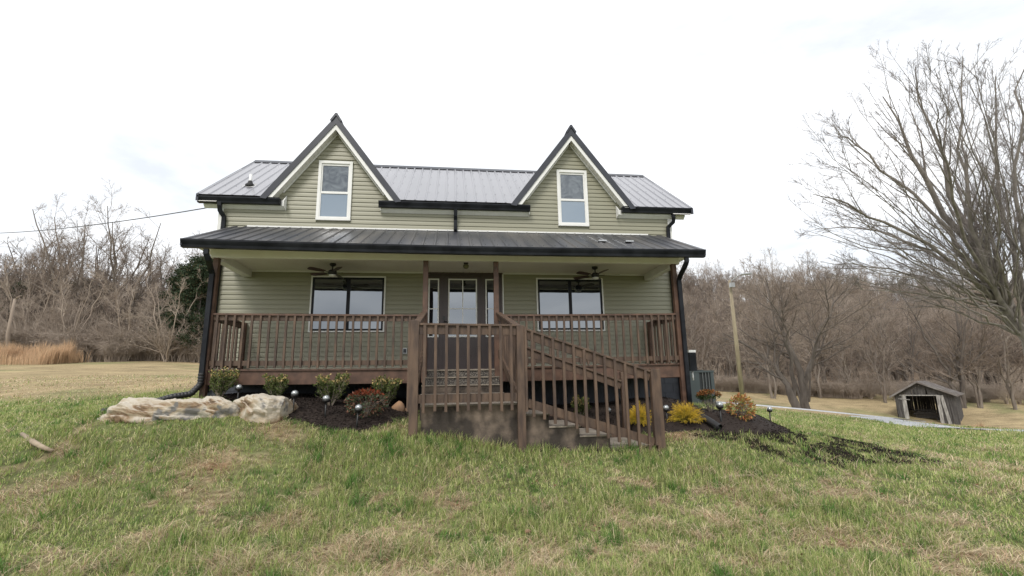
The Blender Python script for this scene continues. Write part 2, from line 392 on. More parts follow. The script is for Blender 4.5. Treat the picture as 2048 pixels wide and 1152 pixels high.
st_ = straw(xf, yf); fl = field(xf, yf)
mbl, _ = poly_mask(xf, yf, BED_L, .1); mbr, _ = poly_mask(xf, yf, BED_R, .12); msp, _ = poly_mask(xf, yf, SPILL, .3)
msp = msp * sm(.28, .52, vnoise(xf, yf, .35, 41) * .6 + vnoise(xf, yf, .12, 42) * .4)
under = ((np.abs(xf) < 5.1) & (yf > .2) & (yf < 6.5)).astype(float)
green = np.array([.125, .14, .058]); dead = np.array([.30, .235, .15]); tanf = np.array([.335, .265, .155]); fieldg = np.array([.19, .195, .09])
mulchc = np.array([.024, .018, .015]); litter = np.array([.205, .155, .112]); soil = np.array([.24, .135, .075])
c = green * (1 - st_[:, None]) + dead * st_[:, None]
dcam = np.hypot(xf - CAM[0], yf - CAM[1])
far_green = sm(9, 18, dcam)[:, None]
c = c * (1 - far_green) + (c * .3 + np.array([.22, .25, .095]) * .7 + (FX[:, None] - .5) * np.array([.09, .07, .04])) * far_green
tf = tanf[None] * (.75 + .5 * FX[:, None]); gmix = sm(.50, .72, vnoise(xf, yf, 5, 33) * .5 + vnoise(xf, yf, 1.4, 34) * .5)[:, None] * .75
tf = tf * (1 - gmix) + fieldg * gmix
rsoil = (sm(9.5, 8.2, np.abs(yf - 9.3) + 6.5) * sm(-2.0, -5.5, xf) * sm(-22, -12, xf))[:, None]
c = c * (1 - fl[:, None]) + tf * fl[:, None]
wood = sm(43, 48, yf + (FX - .5) * 5)[:, None]
c = c * (1 - wood) + litter * (.7 + .6 * FX[:, None]) * wood
mm = np.maximum.reduce([mbl, mbr, msp * .62, under])[:, None]
c = c * (1 - mm) + mulchc * mm
for px, py, r in [(1345, 868, .45), (430, 935, .22), (1620, 862, .9), (1690, 1085, .2), (1560, 848, .6)]:
    g = G(px, py); a = np.exp(-((xf - g[0]) ** 2 + (yf - g[1]) ** 2 * 3) / r ** 2)[:, None] * .7 * (1 - mm * .9)
    c = c * (1 - a) + soil * a
c = np.clip(c, .005, 1)
ny, nx = XX.shape
ii = np.arange(ny * nx).reshape(ny, nx)
Fq = np.stack([ii[:-1, :-1], ii[:-1, 1:], ii[1:, 1:], ii[1:, :-1]], -1).reshape(-1, 4)
gm = bpy.data.materials.new('lawn_soil'); gm.use_nodes = True
n = gm.node_tree.nodes; l = gm.node_tree.links; b = n['Principled BSDF']; b.inputs['Roughness'].default_value = .95; b.inputs['Specular IOR Level'].default_value = .1
a = n.new('ShaderNodeAttribute'); a.attribute_name = 'tint'
t = n.new('ShaderNodeTexCoord')
n1 = n.new('ShaderNodeTexNoise'); n1.inputs['Scale'].default_value = 11; n1.inputs['Detail'].default_value = 9; n1.inputs['Roughness'].default_value = .7
n2 = n.new('ShaderNodeTexNoise'); n2.inputs['Scale'].default_value = .9; n2.inputs['Detail'].default_value = 10; n2.inputs['Roughness'].default_value = .65
mpg = n.new('ShaderNodeMapping'); mpg.inputs['Scale'].default_value = (.6, 1.6, 1)
l.new(t.outputs['Object'], n1.inputs['Vector']); l.new(t.outputs['Object'], mpg.inputs[0]); l.new(mpg.outputs[0], n2.inputs['Vector'])
r1 = n.new('ShaderNodeMapRange'); r1.inputs['From Min'].default_value = .3; r1.inputs['From Max'].default_value = .7; r1.inputs['To Min'].default_value = .55; r1.inputs['To Max'].default_value = 1.4
r2 = n.new('ShaderNodeMapRange'); r2.inputs['From Min'].default_value = .3; r2.inputs['From Max'].default_value = .7; r2.inputs['To Min'].default_value = .72; r2.inputs['To Max'].default_value = 1.28
l.new(n1.outputs['Fac'], r1.inputs[0]); l.new(n2.outputs['Fac'], r2.inputs[0])
mu = n.new('ShaderNodeMath'); mu.operation = 'MULTIPLY'; l.new(r1.outputs[0], mu.inputs[0]); l.new(r2.outputs[0], mu.inputs[1])
vm = n.new('ShaderNodeVectorMath'); vm.operation = 'SCALE'; l.new(a.outputs['Color'], vm.inputs[0]); l.new(mu.outputs[0], vm.inputs['Scale'])
l.new(vm.outputs[0], b.inputs['Base Color'])
bb = n.new('ShaderNodeBump'); bb.inputs['Strength'].default_value = .8; bb.inputs['Distance'].default_value = .05; l.new(n1.outputs['Fac'], bb.inputs['Height']); l.new(bb.outputs[0], b.inputs['Normal'])
me = npmesh('ground', np.c_[xf, yf, zf], Fq, gm, True); tint(me, c)
ground = tag(link('ground', me), kind='structure')

# gravel driveway, a sheet just above the ground
near_e = [(2300, 880), (2048, 863.5), (1989, 862), (1870, 849), (1785, 838), (1700, 829), (1599, 819), (1520, 812), (1441, 806.5), (1400, 803)]
PE = [G(*p) for p in near_e]
V = []; nseg = 8
fine = []
for i in range(len(PE) - 1):
    for k in range(6): fine.append(PE[i] * (1 - k/6) + PE[i+1] * (k/6))
fine.append(PE[-1]); fine.append(fine[-1] + np.array([-6, 2.5, 0])); fine.append(fine[-1] + np.array([-8, 1, 0]))
for i, p in enumerate(fine):
    d = fine[min(i+1, len(fine)-1)] - fine[max(i-1, 0)]; d[2] = 0; d /= np.linalg.norm(d); nrm = np.array([d[1], -d[0], 0])
    if nrm[1] < 0: nrm = -nrm
    wd = 3.1
    for j in range(nseg + 1):
        jit = (random.random() - .5) * .25 if j in (0, nseg) else 0
        q = p + nrm * (wd * j / nseg + jit); V.append([q[0], q[1], 0])
V = np.array(V); V[:, 2] = hz(V[:, 0], V[:, 1]) + .05
m_ = len(fine); id_ = np.arange(m_ * (nseg+1)).reshape(m_, nseg+1)
edge = np.zeros((m_, nseg+1)); edge[:, 0] = edge[:, -1] = -.10; V[:, 2] += edge.ravel()
Fd = np.stack([id_[:-1, :-1], id_[1:, :-1], id_[1:, 1:], id_[:-1, 1:]], -1).reshape(-1, 4)
tag(link('driveway', npmesh('driveway', V, Fd, M['gravelgrey'], True)), kind='structure')
DRIVE = V.copy()

# ============================================================ THE HOUSE
house = tag(empty('house', (0, YW, hz(0, YW)[0])), 'sage green two gabled farmhouse with charcoal metal roof and a full width front porch', 'house')
HO = Matrix.Translation(-Vector(house.location))
def H(o):
    """hang a world-placed part on the house"""
    o.parent = house; o.matrix_parent_inverse = HO; return o
def hp(mb, name, m, parent=None, bevel=0):
    o = mb.build(name, m, None, bevel)
    if parent is None: return H(o)
    o.parent = parent; return o

HW = 5.15; YBK = 6.42; ZE = 3.72; ZR = 5.79; YR = 3.90; YE = 1.17
XP = (-2.777, 2.703); GB = 1.472; ZPK = 5.73; GS = (ZPK - 3.75) / GB
# --- lap siding
def laps(f_rng, z0, z1, holes=(), step=.1016):
    """clapboard courses in the local XZ plane facing -Y"""
    mb = MB(); z = z0
    while z < z1 - .004:
        za, zb = z, min(z + step, z1)
        spans = [f_rng(za, zb)] if not isinstance(f_rng(za, zb), list) else f_rng(za, zb)
        for (a0, a1, b0, b1) in spans:         # x at bottom left/right, top left/right
            cuts = [(a0, a1, b0, b1)]
            for (hx0, hx1, hz0, hz1) in holes:
                if zb > hz0 + .02 and za < hz1 - .02:
                    nc = []
                    for (p0, p1, q0, q1) in cuts:
                        if hx0 < p1 and hx1 > p0:
                            if hx0 - p0 > .01: nc.append((p0, hx0, q0, hx0))
                            if p1 - hx1 > .01: nc.append((hx1, p1, hx1, q1))
                        else: nc.append((p0, p1, q0, q1))
                    cuts = nc
            for (p0, p1, q0, q1) in cuts:
                zm = za + (zb - za) * .52
                t = .52; m0 = p0 + (q0 - p0) * t; m1 = p1 + (q1 - p1) * t
                mb.add([(p0, -.016, za), (p1, -.016, za), (m1, -.011, zm), (m0, -.011, zm), (q0, .0, zb), (q1, .0, zb), (p0, .004, za), (p1, .004, za)],
                       [(0,1,2,3), (3,2,5,4), (6,7,1,0)])
        z = zb
    return mb
def front_rng(za, zb):
    if za < ZE - .06: return [(-HW, HW, -HW, HW)]
    out = []
    for xp in XP:
        h0 = max((ZPK - .31 - za) / GS, 0); h1 = max((ZPK - .31 - zb) / GS, 0)
        out.append((xp - h0, xp + h0, xp - h1, xp + h1))
    return out
WIN_UP = [(XP[0] - .364, XP[0] + .377, 3.287, 4.702), (2.351, 3.092, 3.287, 4.702)]
WIN_LOW = [(-3.151, -1.580, .795, 2.023), (1.780, 3.351, .795, 2.023)]
DOOR = (-.69, .99, -.05, 2.20)
wall = laps(front_rng, -.12, ZPK - .32, WIN_UP + WIN_LOW + [DOOR])
wf = wall.build('front_wall', M['siding']); wf.location = (0, YW, 0); H(wf)
# sheathing behind the laps closes the wall
core = MB(); core.prism([(-HW + .02, -.1), (HW - .02, -.1), (HW - .02, 3.55), (-HW + .02, 3.55)], YW + .012, YW + .12)
for xp in XP: core.prism([(xp - 1.38, 3.551), (xp + 1.38, 3.551), (xp, ZPK - .34)], YW + .012, YW + .12)
hp(core, 'wall_sheathing', M['siding'])
def side_rng(za, zb):
    L = YBK - YW
    def e(z): return max(0, (z - 3.80) / ((ZR - .12 - 3.80)) * (L / 2))
    return [(e(za), L - e(za), e(zb), L - e(zb))]
s = laps(side_rng, -.12, ZR - .16).build('side_wall', M['siding']); s.rotation_euler = (0, 0, rad(90)); s.location = (HW, YW, 0); H(s)
s = laps(side_rng, -.12, ZR - .16).build('side_wall', M['siding']); s.rotation_euler = (0, 0, rad(-90)); s.location = (-HW, YBK, 0); H(s)
s = laps(lambda a, b: [(-HW, HW, -HW, HW)], -.12, ZE).build('back_wall', M['siding']); s.rotation_euler = (0, 0, rad(180)); s.location = (0, YBK, 0); H(s)
for sx in (-1, 1):
    mb = MB(); x = sx * HW
    mb.box(min(x, x - sx*.075) - (.02 if sx < 0 else 0), max(x, x - sx*.075) + (.02 if sx > 0 else 0), YW - .024, YW - .0165, -.1, 3.70)
    mb.box(x - .001 + (0 if sx > 0 else -.022), x + .001 + (.022 if sx > 0 else 0), YW - .0164, YW + .075, -.1, 3.70)
    hp(mb, 'corner_board', M['white'])
# foundation of painted blocks
fb = MB(); z = -2.2; row = 0
while z < -.13:
    x = -HW + .04 - (.2 if row % 2 else 0)
    while x < HW - .04:
        xa, xb = max(x, -HW + .04), min(x + .392, HW - .04)
        if xb - xa > .03: fb.box(xa, xb, YW + .01, YW + .15, z, min(z + .192, -.13))
        x += .40
    z += .20; row += 1
fb.box(-HW + .05, HW - .05, YW + .022, YW + .14, -2.2, -.14)
for sx in (-1, 1): fb.box(sx*HW - .05*sx - .1, sx*HW - .05*sx + .1, YW + .16, YBK - .05, -2.2, -.13)
fb.box(-HW + .05, HW - .05, YBK - .2, YBK - .05, -2.2, -.13)
hp(fb, 'foundation', M['cmu'])

# --- metal roofing
def ylow(x):
    for xp in XP:
        d = abs(x - xp)
        if d < GB: return YE + (1 - d / GB) * (YR - .06 - YE)
    return YE + .02
SL = (ZR - ZE) / (YR - YE)
def roofz(y): return ZE + .02 + SL * (y - YE)
RX0, RX1 = -5.544, 5.639
mb = MB(); xs = list(np.arange(RX0, RX1, .2286)) + [RX1]
brk = sorted(set([round(v, 4) for v in xs] + [round(xp + k * GB, 4) for xp in XP for k in (-1, 0, 1)]))
for a_, b_ in zip(brk[:-1], brk[1:]):
    ya, yb = ylow(a_), ylow(b_)
    mb.add([(a_, ya, roofz(ya)), (b_, yb, roofz(yb)), (b_, YR, ZR + .02), (a_, YR, ZR + .02)], [(0,1,2,3)])
    mb.add([(a_, ya, roofz(ya) - .05), (b_, yb, roofz(yb) - .05), (b_, YR, ZR - .03), (a_, YR, ZR - .03)], [(3,2,1,0)])
for x in xs:
    x = min(max(x, RX0 + .02), RX1 - .02); y0 = ylow(x)
    if YR - y0 < .15: continue
    z0 = roofz(y0); z1 = ZR + .02
    w1, w2, h = .028, .012, .022
    V = [(x-w1, y0, z0), (x-w2, y0, z0+h), (x+w2, y0, z0+h), (x+w1, y0, z0), (x-w1, YR, z1), (x-w2, YR, z1+h), (x+w2, YR, z1+h), (x+w1, YR, z1)]
    mb.add(V, [(0,1,5,4), (1,2,6,5), (2,3,7,6), (0,3,2,1)])
    # screws
for x in xs[:-1]:
    for y in (1.75, 2.35, 2.95, 3.5):
        for dx in (.05,):
            if y > ylow(x + dx) + .1:
                z = roofz(y); mb.box(x + dx - .006, x + dx + .006, y - .006, y + .006, z, z + .012)
# rear slope
YBE = 2 * YR - YE
mb.add([(RX0, YBE, ZE), (RX1, YBE, ZE), (RX1, YR, ZR + .02), (RX0, YR, ZR + .02)], [(3,2,1,0)])
roof = hp(mb, 'main_roof', M['roof'])
mb = MB()
for (a_, b_) in ((RX0 - .01, RX1 + .01),):
    mb.add([(a_, YR - .14, ZR - .062), (b_, YR - .14, ZR - .062), (b_, YR, ZR + .065), (a_, YR, ZR + .065), (a_, YR + .14, ZR - .062), (b_, YR + .14, ZR - .062)], [(0,1,2,3), (3,2,5,4), (0,3,4), (1,5,2)])
hp(mb, 'ridge_cap', M['trimdark'], roof)
for x in (RX0, RX1):      # rake trim at the ends of the main roof
    mb = MB(); x0 = x - .02 if x < 0 else x - .03
    mb.add([(x0, YE, ZE - .12), (x0 + .05, YE, ZE - .12), (x0 + .05, YR, ZR - .10), (x0, YR, ZR - .10), (x0, YE, ZE + .035), (x0 + .05, YE, ZE + .035), (x0 + .05, YR, ZR + .045), (x0, YR, ZR + .045)],
           [(0,1,2,3)[::-1], (4,5,6,7), (0,1,5,4), (1,2,6,5), (2,3,7,6), (3,0,4,7)])
    hp(mb, 'rake_trim', M['trimdark'], roof)
    mb = MB(); xi = sorted((x, HW if x > 0 else -HW))
    mb.add([(xi[0], YE, ZE - .13), (xi[1], YE, ZE - .13), (xi[1], YR, ZR - .12), (xi[0], YR, ZR - .12), (xi[1], YBE, ZE - .13), (xi[0], YBE, ZE - .13)], [(3,2,1,0), (2,3,5,4)])
    hp(mb, 'rake_soffit', M['soffit'], roof)
# vent pipe on the left end
vp = at(499, 383, 2.0)
y_ = 1.85; p = at(499, 382, y_); z_ = roofz(y_)
mb = MB(); mb.tube([(p[0], y_, z_ - .05), (p[0], y_, z_ + .27)], .032, 12); pipe = hp(mb, 'vent_pipe', M['pvc'], roof)
mb = MB(); mb.lathe([(.11, -.06), (.10, .01), (.062, .045), (.042, .10), (.036, .11)], (p[0], y_, z_)); hp(mb, 'pipe_boot', M['rubber'], pipe)
mb = MB(); mb.add([(p[0]-.14, y_-.12, roofz(y_-.12)+.006), (p[0]+.14, y_-.13, roofz(y_-.13)+.006), (p[0]+.13, y_+.1, roofz(y_+.1)+.006), (p[0]-.12, y_+.11, roofz(y_+.11)+.006)], [(0,1,2,3)]); hp(mb, 'sealant', M['lead'], pipe)

# --- gable dormers
for xp in XP:
    yb = YR - .05
    g = MB()
    T = .125; t2 = T / math.cos(math.atan(GS))
    foot = GB + .02; zf_ = ZPK - GS * foot
    g.prism([(xp - foot, zf_), (xp, ZPK), (xp + foot, zf_), (xp + foot, zf_ - .03), (xp + foot - .12, zf_ - t2 + GS * .12), (xp, ZPK - t2), (xp - foot + .12, zf_ - t2 + GS * .12), (xp - foot, zf_ - .03)], YE - .02, yb)
    for sgn in (-1, 1):                               # ribs of the dormer slopes, running down the slope
        for k in range(10):
            yy = YE + .15 + .2286 * k
            x1 = xp + sgn * min(GB - .02, GB * max(0.0, 1 - (yy - YE) / (YR - YE)) + .02)
            if abs(x1 - xp) < .1: continue
            nv = (sgn * GS, 0, 1)
            g.bar((xp + sgn * .03, yy, ZPK + .0 - GS * .03), (x1, yy, ZPK - GS * abs(x1 - xp)), .045, .04, up=nv)
    gr = hp(g, 'dormer_roof', M['trimdark'])
    cap = MB()
    cap.prism([(xp - .13, ZPK - .13), (xp - .02, ZPK + .05), (xp + .02, ZPK + .05), (xp + .13, ZPK - .13), (xp + .10, ZPK - .16), (xp, ZPK - .01), (xp - .10, ZPK - .16)], YE - .045, yb + .02)
    hp(cap, 'ridge_cap', M['trimdark'], gr)
    for sgn in (-1, 1):
        f_ = MB(); T2 = .078 / math.cos(math.atan(GS)); fo = foot - .10
        fu = (ZPK - t2 - .002 - 3.722) / GS; fl_ = (ZPK - t2 - T2 - 3.722) / GS; fo = fl_
        a_ = [(xp + sgn * fu, 3.722), (xp, ZPK - t2 - .002), (xp, ZPK - t2 - T2), (xp + sgn * fl_, 3.722)]
        if sgn < 0: a_ = a_[::-1]
        f_.prism(a_, YE, YE + .03); hp(f_, 'rake_board', M['white'], gr)
        so_ = MB(); zt = ZPK - t2 - T2 + .022
        pa, pb = (xp + sgn * .01, zt - GS * .01), (xp + sgn * fo, zt - GS * fo)
        # perforated soffit made of narrow panels
        npn = 16
        for k in range(npn):
            u0, u1 = k / npn, (k + 1) / npn - .006
            q0 = (pa[0] + (pb[0]-pa[0])*u0, pa[1] + (pb[1]-pa[1])*u0); q1 = (pa[0] + (pb[0]-pa[0])*u1, pa[1] + (pb[1]-pa[1])*u1)
            so_.add([(q0[0], YE + .031, q0[1]), (q1[0], YE + .031, q1[1]), (q1[0], YW + .01, q1[1]), (q0[0], YW + .01, q0[1])], [(0,1,2,3)])
        so_.add([(pa[0], YE + .031, pa[1] + .01), (pb[0], YE + .031, pb[1] + .01), (pb[0], YW + .01, pb[1] + .01), (pa[0], YW + .01, pa[1] + .01)], [(0,1,2,3)])
        hp(so_, 'gable_soffit', M['soffit'], gr)
        tr = MB(); zt2 = zt - .03
        tr.bar((xp + sgn * .0, YW - .024, zt2 - .0), (xp + sgn * (fo - .15), YW - .024, zt2 - GS * (fo - .15)), .016, .028, up=(sgn * GS, 0, 1)); hp(tr, 'wall_trim', M['white'], gr)
    # short walls of the dormer under its roof sides
# --- eave soffit boxes and gutters
def gutter(x0, x1, yf, zt, h=.135, d=.125, name='gutter', m='black'):
    pr = [(yf + .018, zt - .012), (yf, zt), (yf, zt - .028), (yf + .012, zt - .06), (yf + .03, zt - .10), (yf + .038, zt - h), (yf + d, zt - h), (yf + d, zt)]
    mb = MB(); n_ = len(pr); N = 2
    V = [(x0, y, z) for y, z in pr] + [(x1, y, z) for y, z in pr]
    inner = [(yf + .018, zt - .012), (yf + .045, zt - h + .02), (yf + d - .01, zt - h + .02), (yf + d - .006, zt - .004)]
    F_ = [(i, i + 1, i + 1 + n_, i + n_) for i in range(n_ - 1)]
    mb.add(V, F_ + [tuple(range(n_))[::-1], tuple(range(n_, 2 * n_))])
    V2 = [(x0 + .006, y, z) for y, z in inner] + [(x1 - .006, y, z) for y, z in inner]
    mb.add(V2, [(0,1,5,4)[::-1], (1,2,6,5)[::-1], (2,3,7,6)[::-1]])
    return hp(mb, name, M[m])
EAVES = [(-5.549, -3.87, -5.46, -3.80, ZE - .005), (-1.777, 1.66, -1.73, 1.645, ZE), (3.885, 5.63, 3.80, 5.50, ZE + .035)]
for i, (g0, g1, s0, s1, zt) in enumerate(EAVES):
    gutter(g0, g1, YE, zt)
    mb = MB(); k = s0
    zb_ = 3.50 + (.02 if i == 2 else 0)
    while k < s1 - .01:                                # soffit panels with joints
        k2 = min(k + .15, s1)
        mb.add([(k, YE + .13, zb_ + .06), (k2 - .005, YE + .13, zb_ + .06), (k2 - .005, YW - .0165, zb_), (k, YW - .0165, zb_)], [(3,2,1,0)])
        k = k2
    mb.add([(s0, YE + .13, zb_ + .065), (s1, YE + .13, zb_ + .065), (s1, YW - .017, zb_ + .005), (s0, YW - .017, zb_ + .005)], [(3,2,1,0)])
    hp(mb, 'eave_soffit', M['white'])
    mb = MB(); mb.box(s0, s1, YE + .128, YE + .148, zb_ + .061, 3.70)
    inner_ = (s0, s1) if i == 1 else ((s1,) if i == 0 else (s0,))
    for xe in inner_:
        a0, a1 = (xe - .004, xe + .016) if xe > (s0 + s1) / 2 else (xe - .016, xe + .004)
        y0_ = YE + .10 if i == 1 else YE + .02
        mb.add([(a0, y0_, zb_ + .03), (a1, y0_, zb_ + .03), (a1, YW - .018, zb_ - .012), (a0, YW - .018, zb_ - .012), (a0, y0_, 3.66), (a1, y0_, 3.66), (a1, YW - .018, 3.83 if i != 1 else 3.72), (a0, YW - .018, 3.83 if i != 1 else 3.72)],
               [(0,3,2,1), (4,5,6,7), (0,1,5,4), (1,2,6,5), (2,3,7,6), (3,0,4,7)])
    hp(mb, 'eave_fascia', M['white'])
gutter(-5.5, 5.6, 2 * YR - YE - .02, ZE - .0)
# --- porch roof
YG, ZG, ZPB = -.588, 2.19, 3.102
PX0, PX1 = -4.811, 4.848
def pz(y): return ZG - .01 + (ZPB - ZG + .01) * (y - YG) / (YW - YG)
def sag(x): return -.022 * (1 - (x / 4.83) ** 2) + .026 * max(0, -x / 4.83) - .006 * max(0, x / 4.83)
mb = MB(); xs = list(np.arange(PX0, PX1, .2286)) + [PX1]
y0, y1 = YG + .02, YW - .012
for a_, b_ in zip(xs[:-1], xs[1:]):
    sa, sb = sag(a_), sag(b_)
    mb.add([(a_, y0, pz(y0) + sa), (b_, y0, pz(y0) + sb), (b_, y1, pz(y1)), (a_, y1, pz(y1))], [(0,1,2,3)])
    mb.add([(a_, y0, pz(y0) + sa - .03), (b_, y0, pz(y0) + sb - .03), (b_, y1, pz(y1) - .03), (a_, y1, pz(y1) - .03)], [(3,2,1,0)])
for x in xs:
    x = min(max(x, PX0 + .03), PX1 - .03); s_ = sag(x); w1, w2, h = .030, .012, .024
    V = [(x-w1, y0, pz(y0)+s_), (x-w2, y0, pz(y0)+h+s_), (x+w2, y0, pz(y0)+h+s_), (x+w1, y0, pz(y0)+s_), (x-w1, y1, pz(y1)), (x-w2, y1, pz(y1)+h), (x+w2, y1, pz(y1)+h), (x+w1, y1, pz(y1))]
    mb.add(V, [(0,1,5,4), (1,2,6,5), (2,3,7,6), (0,3,2,1)])
    for yy in (-.3, .25, .8, 1.2):
        z = pz(yy) + s_ * .5; mb.box(x + .05, x + .062, yy, yy + .012, z - .01, z + .012)
for x in (PX0, PX1):
    s_ = sag(x); xx = x if x > 0 else x - .025
    mb.add([(xx, y0, pz(y0)-.10+s_), (xx+.025, y0, pz(y0)-.10+s_), (xx+.025, y1, pz(y1)-.10), (xx, y1, pz(y1)-.10), (xx, y0, pz(y0)+.02+s_), (xx+.025, y0, pz(y0)+.02+s_), (xx+.025, y1, pz(y1)+.02), (xx, y1, pz(y1)+.02)],
           [(0,3,2,1), (4,5,6,7), (0,1,5,4), (1,2,6,5), (2,3,7,6), (3,0,4,7)])
proof = hp(mb, 'porch_roof', M['roofdirty'])
mb = MB(); mb.box(PX0 + .25, PX1 - .3, YW - .035, YW - .018, ZPB - .002, ZPB + .03); hp(mb, 'wall_flashing', M['white'], proof)
mb = MB()
x_ = at(664, 458, YW)[0]; mb.tube([(x_ + u, YW - .04 + .012 * math.sin(u * 40), pz(YW - .04) + .012 + .008 * math.sin(u * 23)) for u in np.linspace(-.24, .24, 13)], [.006 + .014 * abs(math.sin(k * 1.7)) for k in range(13)], 7)
hp(mb, 'caulk_smear', M['white'], proof)
for px in (1205, 1259):
    q = at(px, 487.5, 0.0); y_ = .2; q = at(px, 487.5, y_); mb = MB(); mb.box(q[0] - .085, q[0] + .085, y_ - .03, y_ + .06, pz(y_) + .02, pz(y_) + .05); hp(mb, 'roof_bracket', M['galv'], proof)
# porch gutter follows the slight sag
mb = MB(); xs_ = np.linspace(PX0 - .02, PX1 + .02, 25)
pr = [(YG + .018, -.012), (YG, 0), (YG, -.03), (YG + .012, -.062), (YG + .03, -.10), (YG + .038, -.145), (YG + .125, -.145), (YG + .125, -.01)]
V = [(x, y, ZG + .02 + sag(x) + z) for x in xs_ for y, z in pr]; n_ = len(pr)
mb.add(V, [(i*n_+j, i*n_+j+1, (i+1)*n_+j+1, (i+1)*n_+j) for i in range(24) for j in range(n_-1)] + [tuple(range(n_))[::-1], tuple(range(24*n_, 25*n_))])
hp(mb, 'porch_gutter', M['black'])
# soffit strip, beam, ceiling
mb = MB(); k = PX0 + .02
while k < PX1 - .02:
    k2 = min(k + .155, PX1 - .02)
    mb.add([(k, YG + .125, 2.10), (k2 - .006, YG + .125, 2.10), (k2 - .006, -.056, 2.205), (k, -.056, 2.205)], [(3,2,1,0)]); k = k2
mb.add([(PX0 + .02, YG + .125, 2.106), (PX1 - .02, YG + .125, 2.106), (PX1 - .02, -.056, 2.212), (PX0 + .02, -.056, 2.212)], [(3,2,1,0)])
for sx, e in ((-1, PX0 + .01), (1, PX1 - .01)):
    xi = sorted((e, sx * 4.56)); mb.box(xi[0], xi[1], -.05, YW - .02, 2.212, 2.222)
hp(mb, 'porch_soffit', M['soffit'])
mb = MB(); mb.box(-4.56, 4.56, -.055, .055, 2.035, 2.20); hp(mb, 'porch_beam', M['soffit'])
for sx in (-1, 1):
    xi = sorted((sx * 4.53, sx * 4.38)); mb = MB(); mb.box(xi[0], xi[1], .056, YW - .018, 1.985, 2.205); hp(mb, 'side_beam', M['white'])
mb = MB(); k = -4.378
while k < 4.37:
    k2 = min(k + .145, 4.378); mb.add([(k, .056, 2.13), (k2 - .008, .056, 2.13), (k2 - .008, YW - .018, 2.13), (k, YW - .018, 2.13)], [(3,2,1,0)]); k = k2
mb.box(-4.378, 4.378, .057, YW - .018, 2.136, 2.15)
hp(mb, 'porch_ceiling', M['soffit'])
mb = MB(); mb.box(-4.378, -.75, YW - .035, YW - .018, 2.10, 2.128); mb.box(1.02, 4.378, YW - .035, YW - .018, 2.10, 2.128); mb.box(1.0, 1.025, YW - .035, YW - .018, 0, 2.10)
hp(mb, 'ceiling_trim', M['white'])

# --- windows
def window_up(x0, x1, z0, z1):
    fr = MB(); t = .062; y = YW
    fr.box(x0, x1, y - .055, y + .01, z1 - t, z1); fr.box(x0, x1, y - .06, y + .01, z0, z0 + t * .9)
    fr.box(x0, x0 + t, y - .055, y + .01, z0 + t * .9, z1 - t); fr.box(x1 - t, x1, y - .055, y + .01, z0 + t * .9, z1 - t)
    w_ = hp(fr, 'window', M['white'])
    zm = z0 + (z1 - z0) * .455
    sa = MB(); a, b_ = x0 + t, x1 - t; s_ = .028
    sa.box(a, b_, y - .030, y + .0, zm + .0, zm + .04); sa.box(a, b_, y - .030, y, z1 - t - s_ - .02, z1 - t); sa.box(a, a + s_, y - .030, y, zm + .04, z1 - t - s_ - .02); sa.box(b_ - s_, b_, y - .030, y, zm + .04, z1 - t - s_ - .02)
    hp(sa, 'upper_sash', M['white'], w_)
    sb = MB(); sb.box(a, b_, y - .044, y - .031, zm - .018, zm + .024); sb.box(a, b_, y - .044, y - .02, z0 + t * .9, z0 + t * .9 + .03); sb.box(a, a + .02, y - .044, y - .02, z0 + t * .9 + .03, zm - .018); sb.box(b_ - .02, b_, y - .044, y - .02, z0 + t * .9 + .03, zm - .018)
    hp(sb, 'lower_sash', M['white'], w_)
    p1 = MB(); p1.box(a + s_, b_ - s_, y - .014, y - .004, zm + .04, z1 - t - s_ - .02); hp(p1, 'upper_pane', M['glasspaintrefl'], w_)
    p2 = MB(); p2.box(a + .02, b_ - .02, y - .026, y - .016, z0 + t * .9 + .03, zm - .018); hp(p2, 'lower_pane', M['glassblue'], w_)
for wn in WIN_UP: window_up(*wn)
def window_low(x0, x1, z0, z1):
    y = YW; t = .03; fr = MB()
    fr.box(x0, x1, y - .04, y + .01, z1 - t, z1); fr.box(x0, x1, y - .045, y + .01, z0, z0 + t); fr.box(x0, x0 + t, y - .04, y + .01, z0 + t, z1 - t); fr.box(x1 - t, x1, y - .04, y + .01, z0 + t, z1 - t)
    w_ = hp(fr, 'window', M['white'])
    a, b_ = x0 + t, x1 - t; s_ = .042; xm = (a + b_) / 2; sa = MB()
    sa.box(a, b_, y - .028, y + .0, z1 - t - s_, z1 - t); sa.box(a, b_, y - .028, y, z0 + t, z0 + t + s_)
    sa.box(a, a + s_, y - .028, y, z0 + t + s_, z1 - t - s_); sa.box(b_ - s_, b_, y - .028, y, z0 + t + s_, z1 - t - s_); sa.box(xm - .035, xm + .035, y - .034, y, z0 + t + s_, z1 - t - s_)
    hp(sa, 'sash', M['black'], w_)
    for (q0, q1) in ((a + s_, xm - .035), (xm + .035, b_ - s_)):
        g_ = MB(); g_.box(q0, q1, y - .012, y - .002, z0 + t + s_, z1 - t - s_); hp(g_, 'pane', M['glass'], w_)
for wn in WIN_LOW: window_low(*wn)

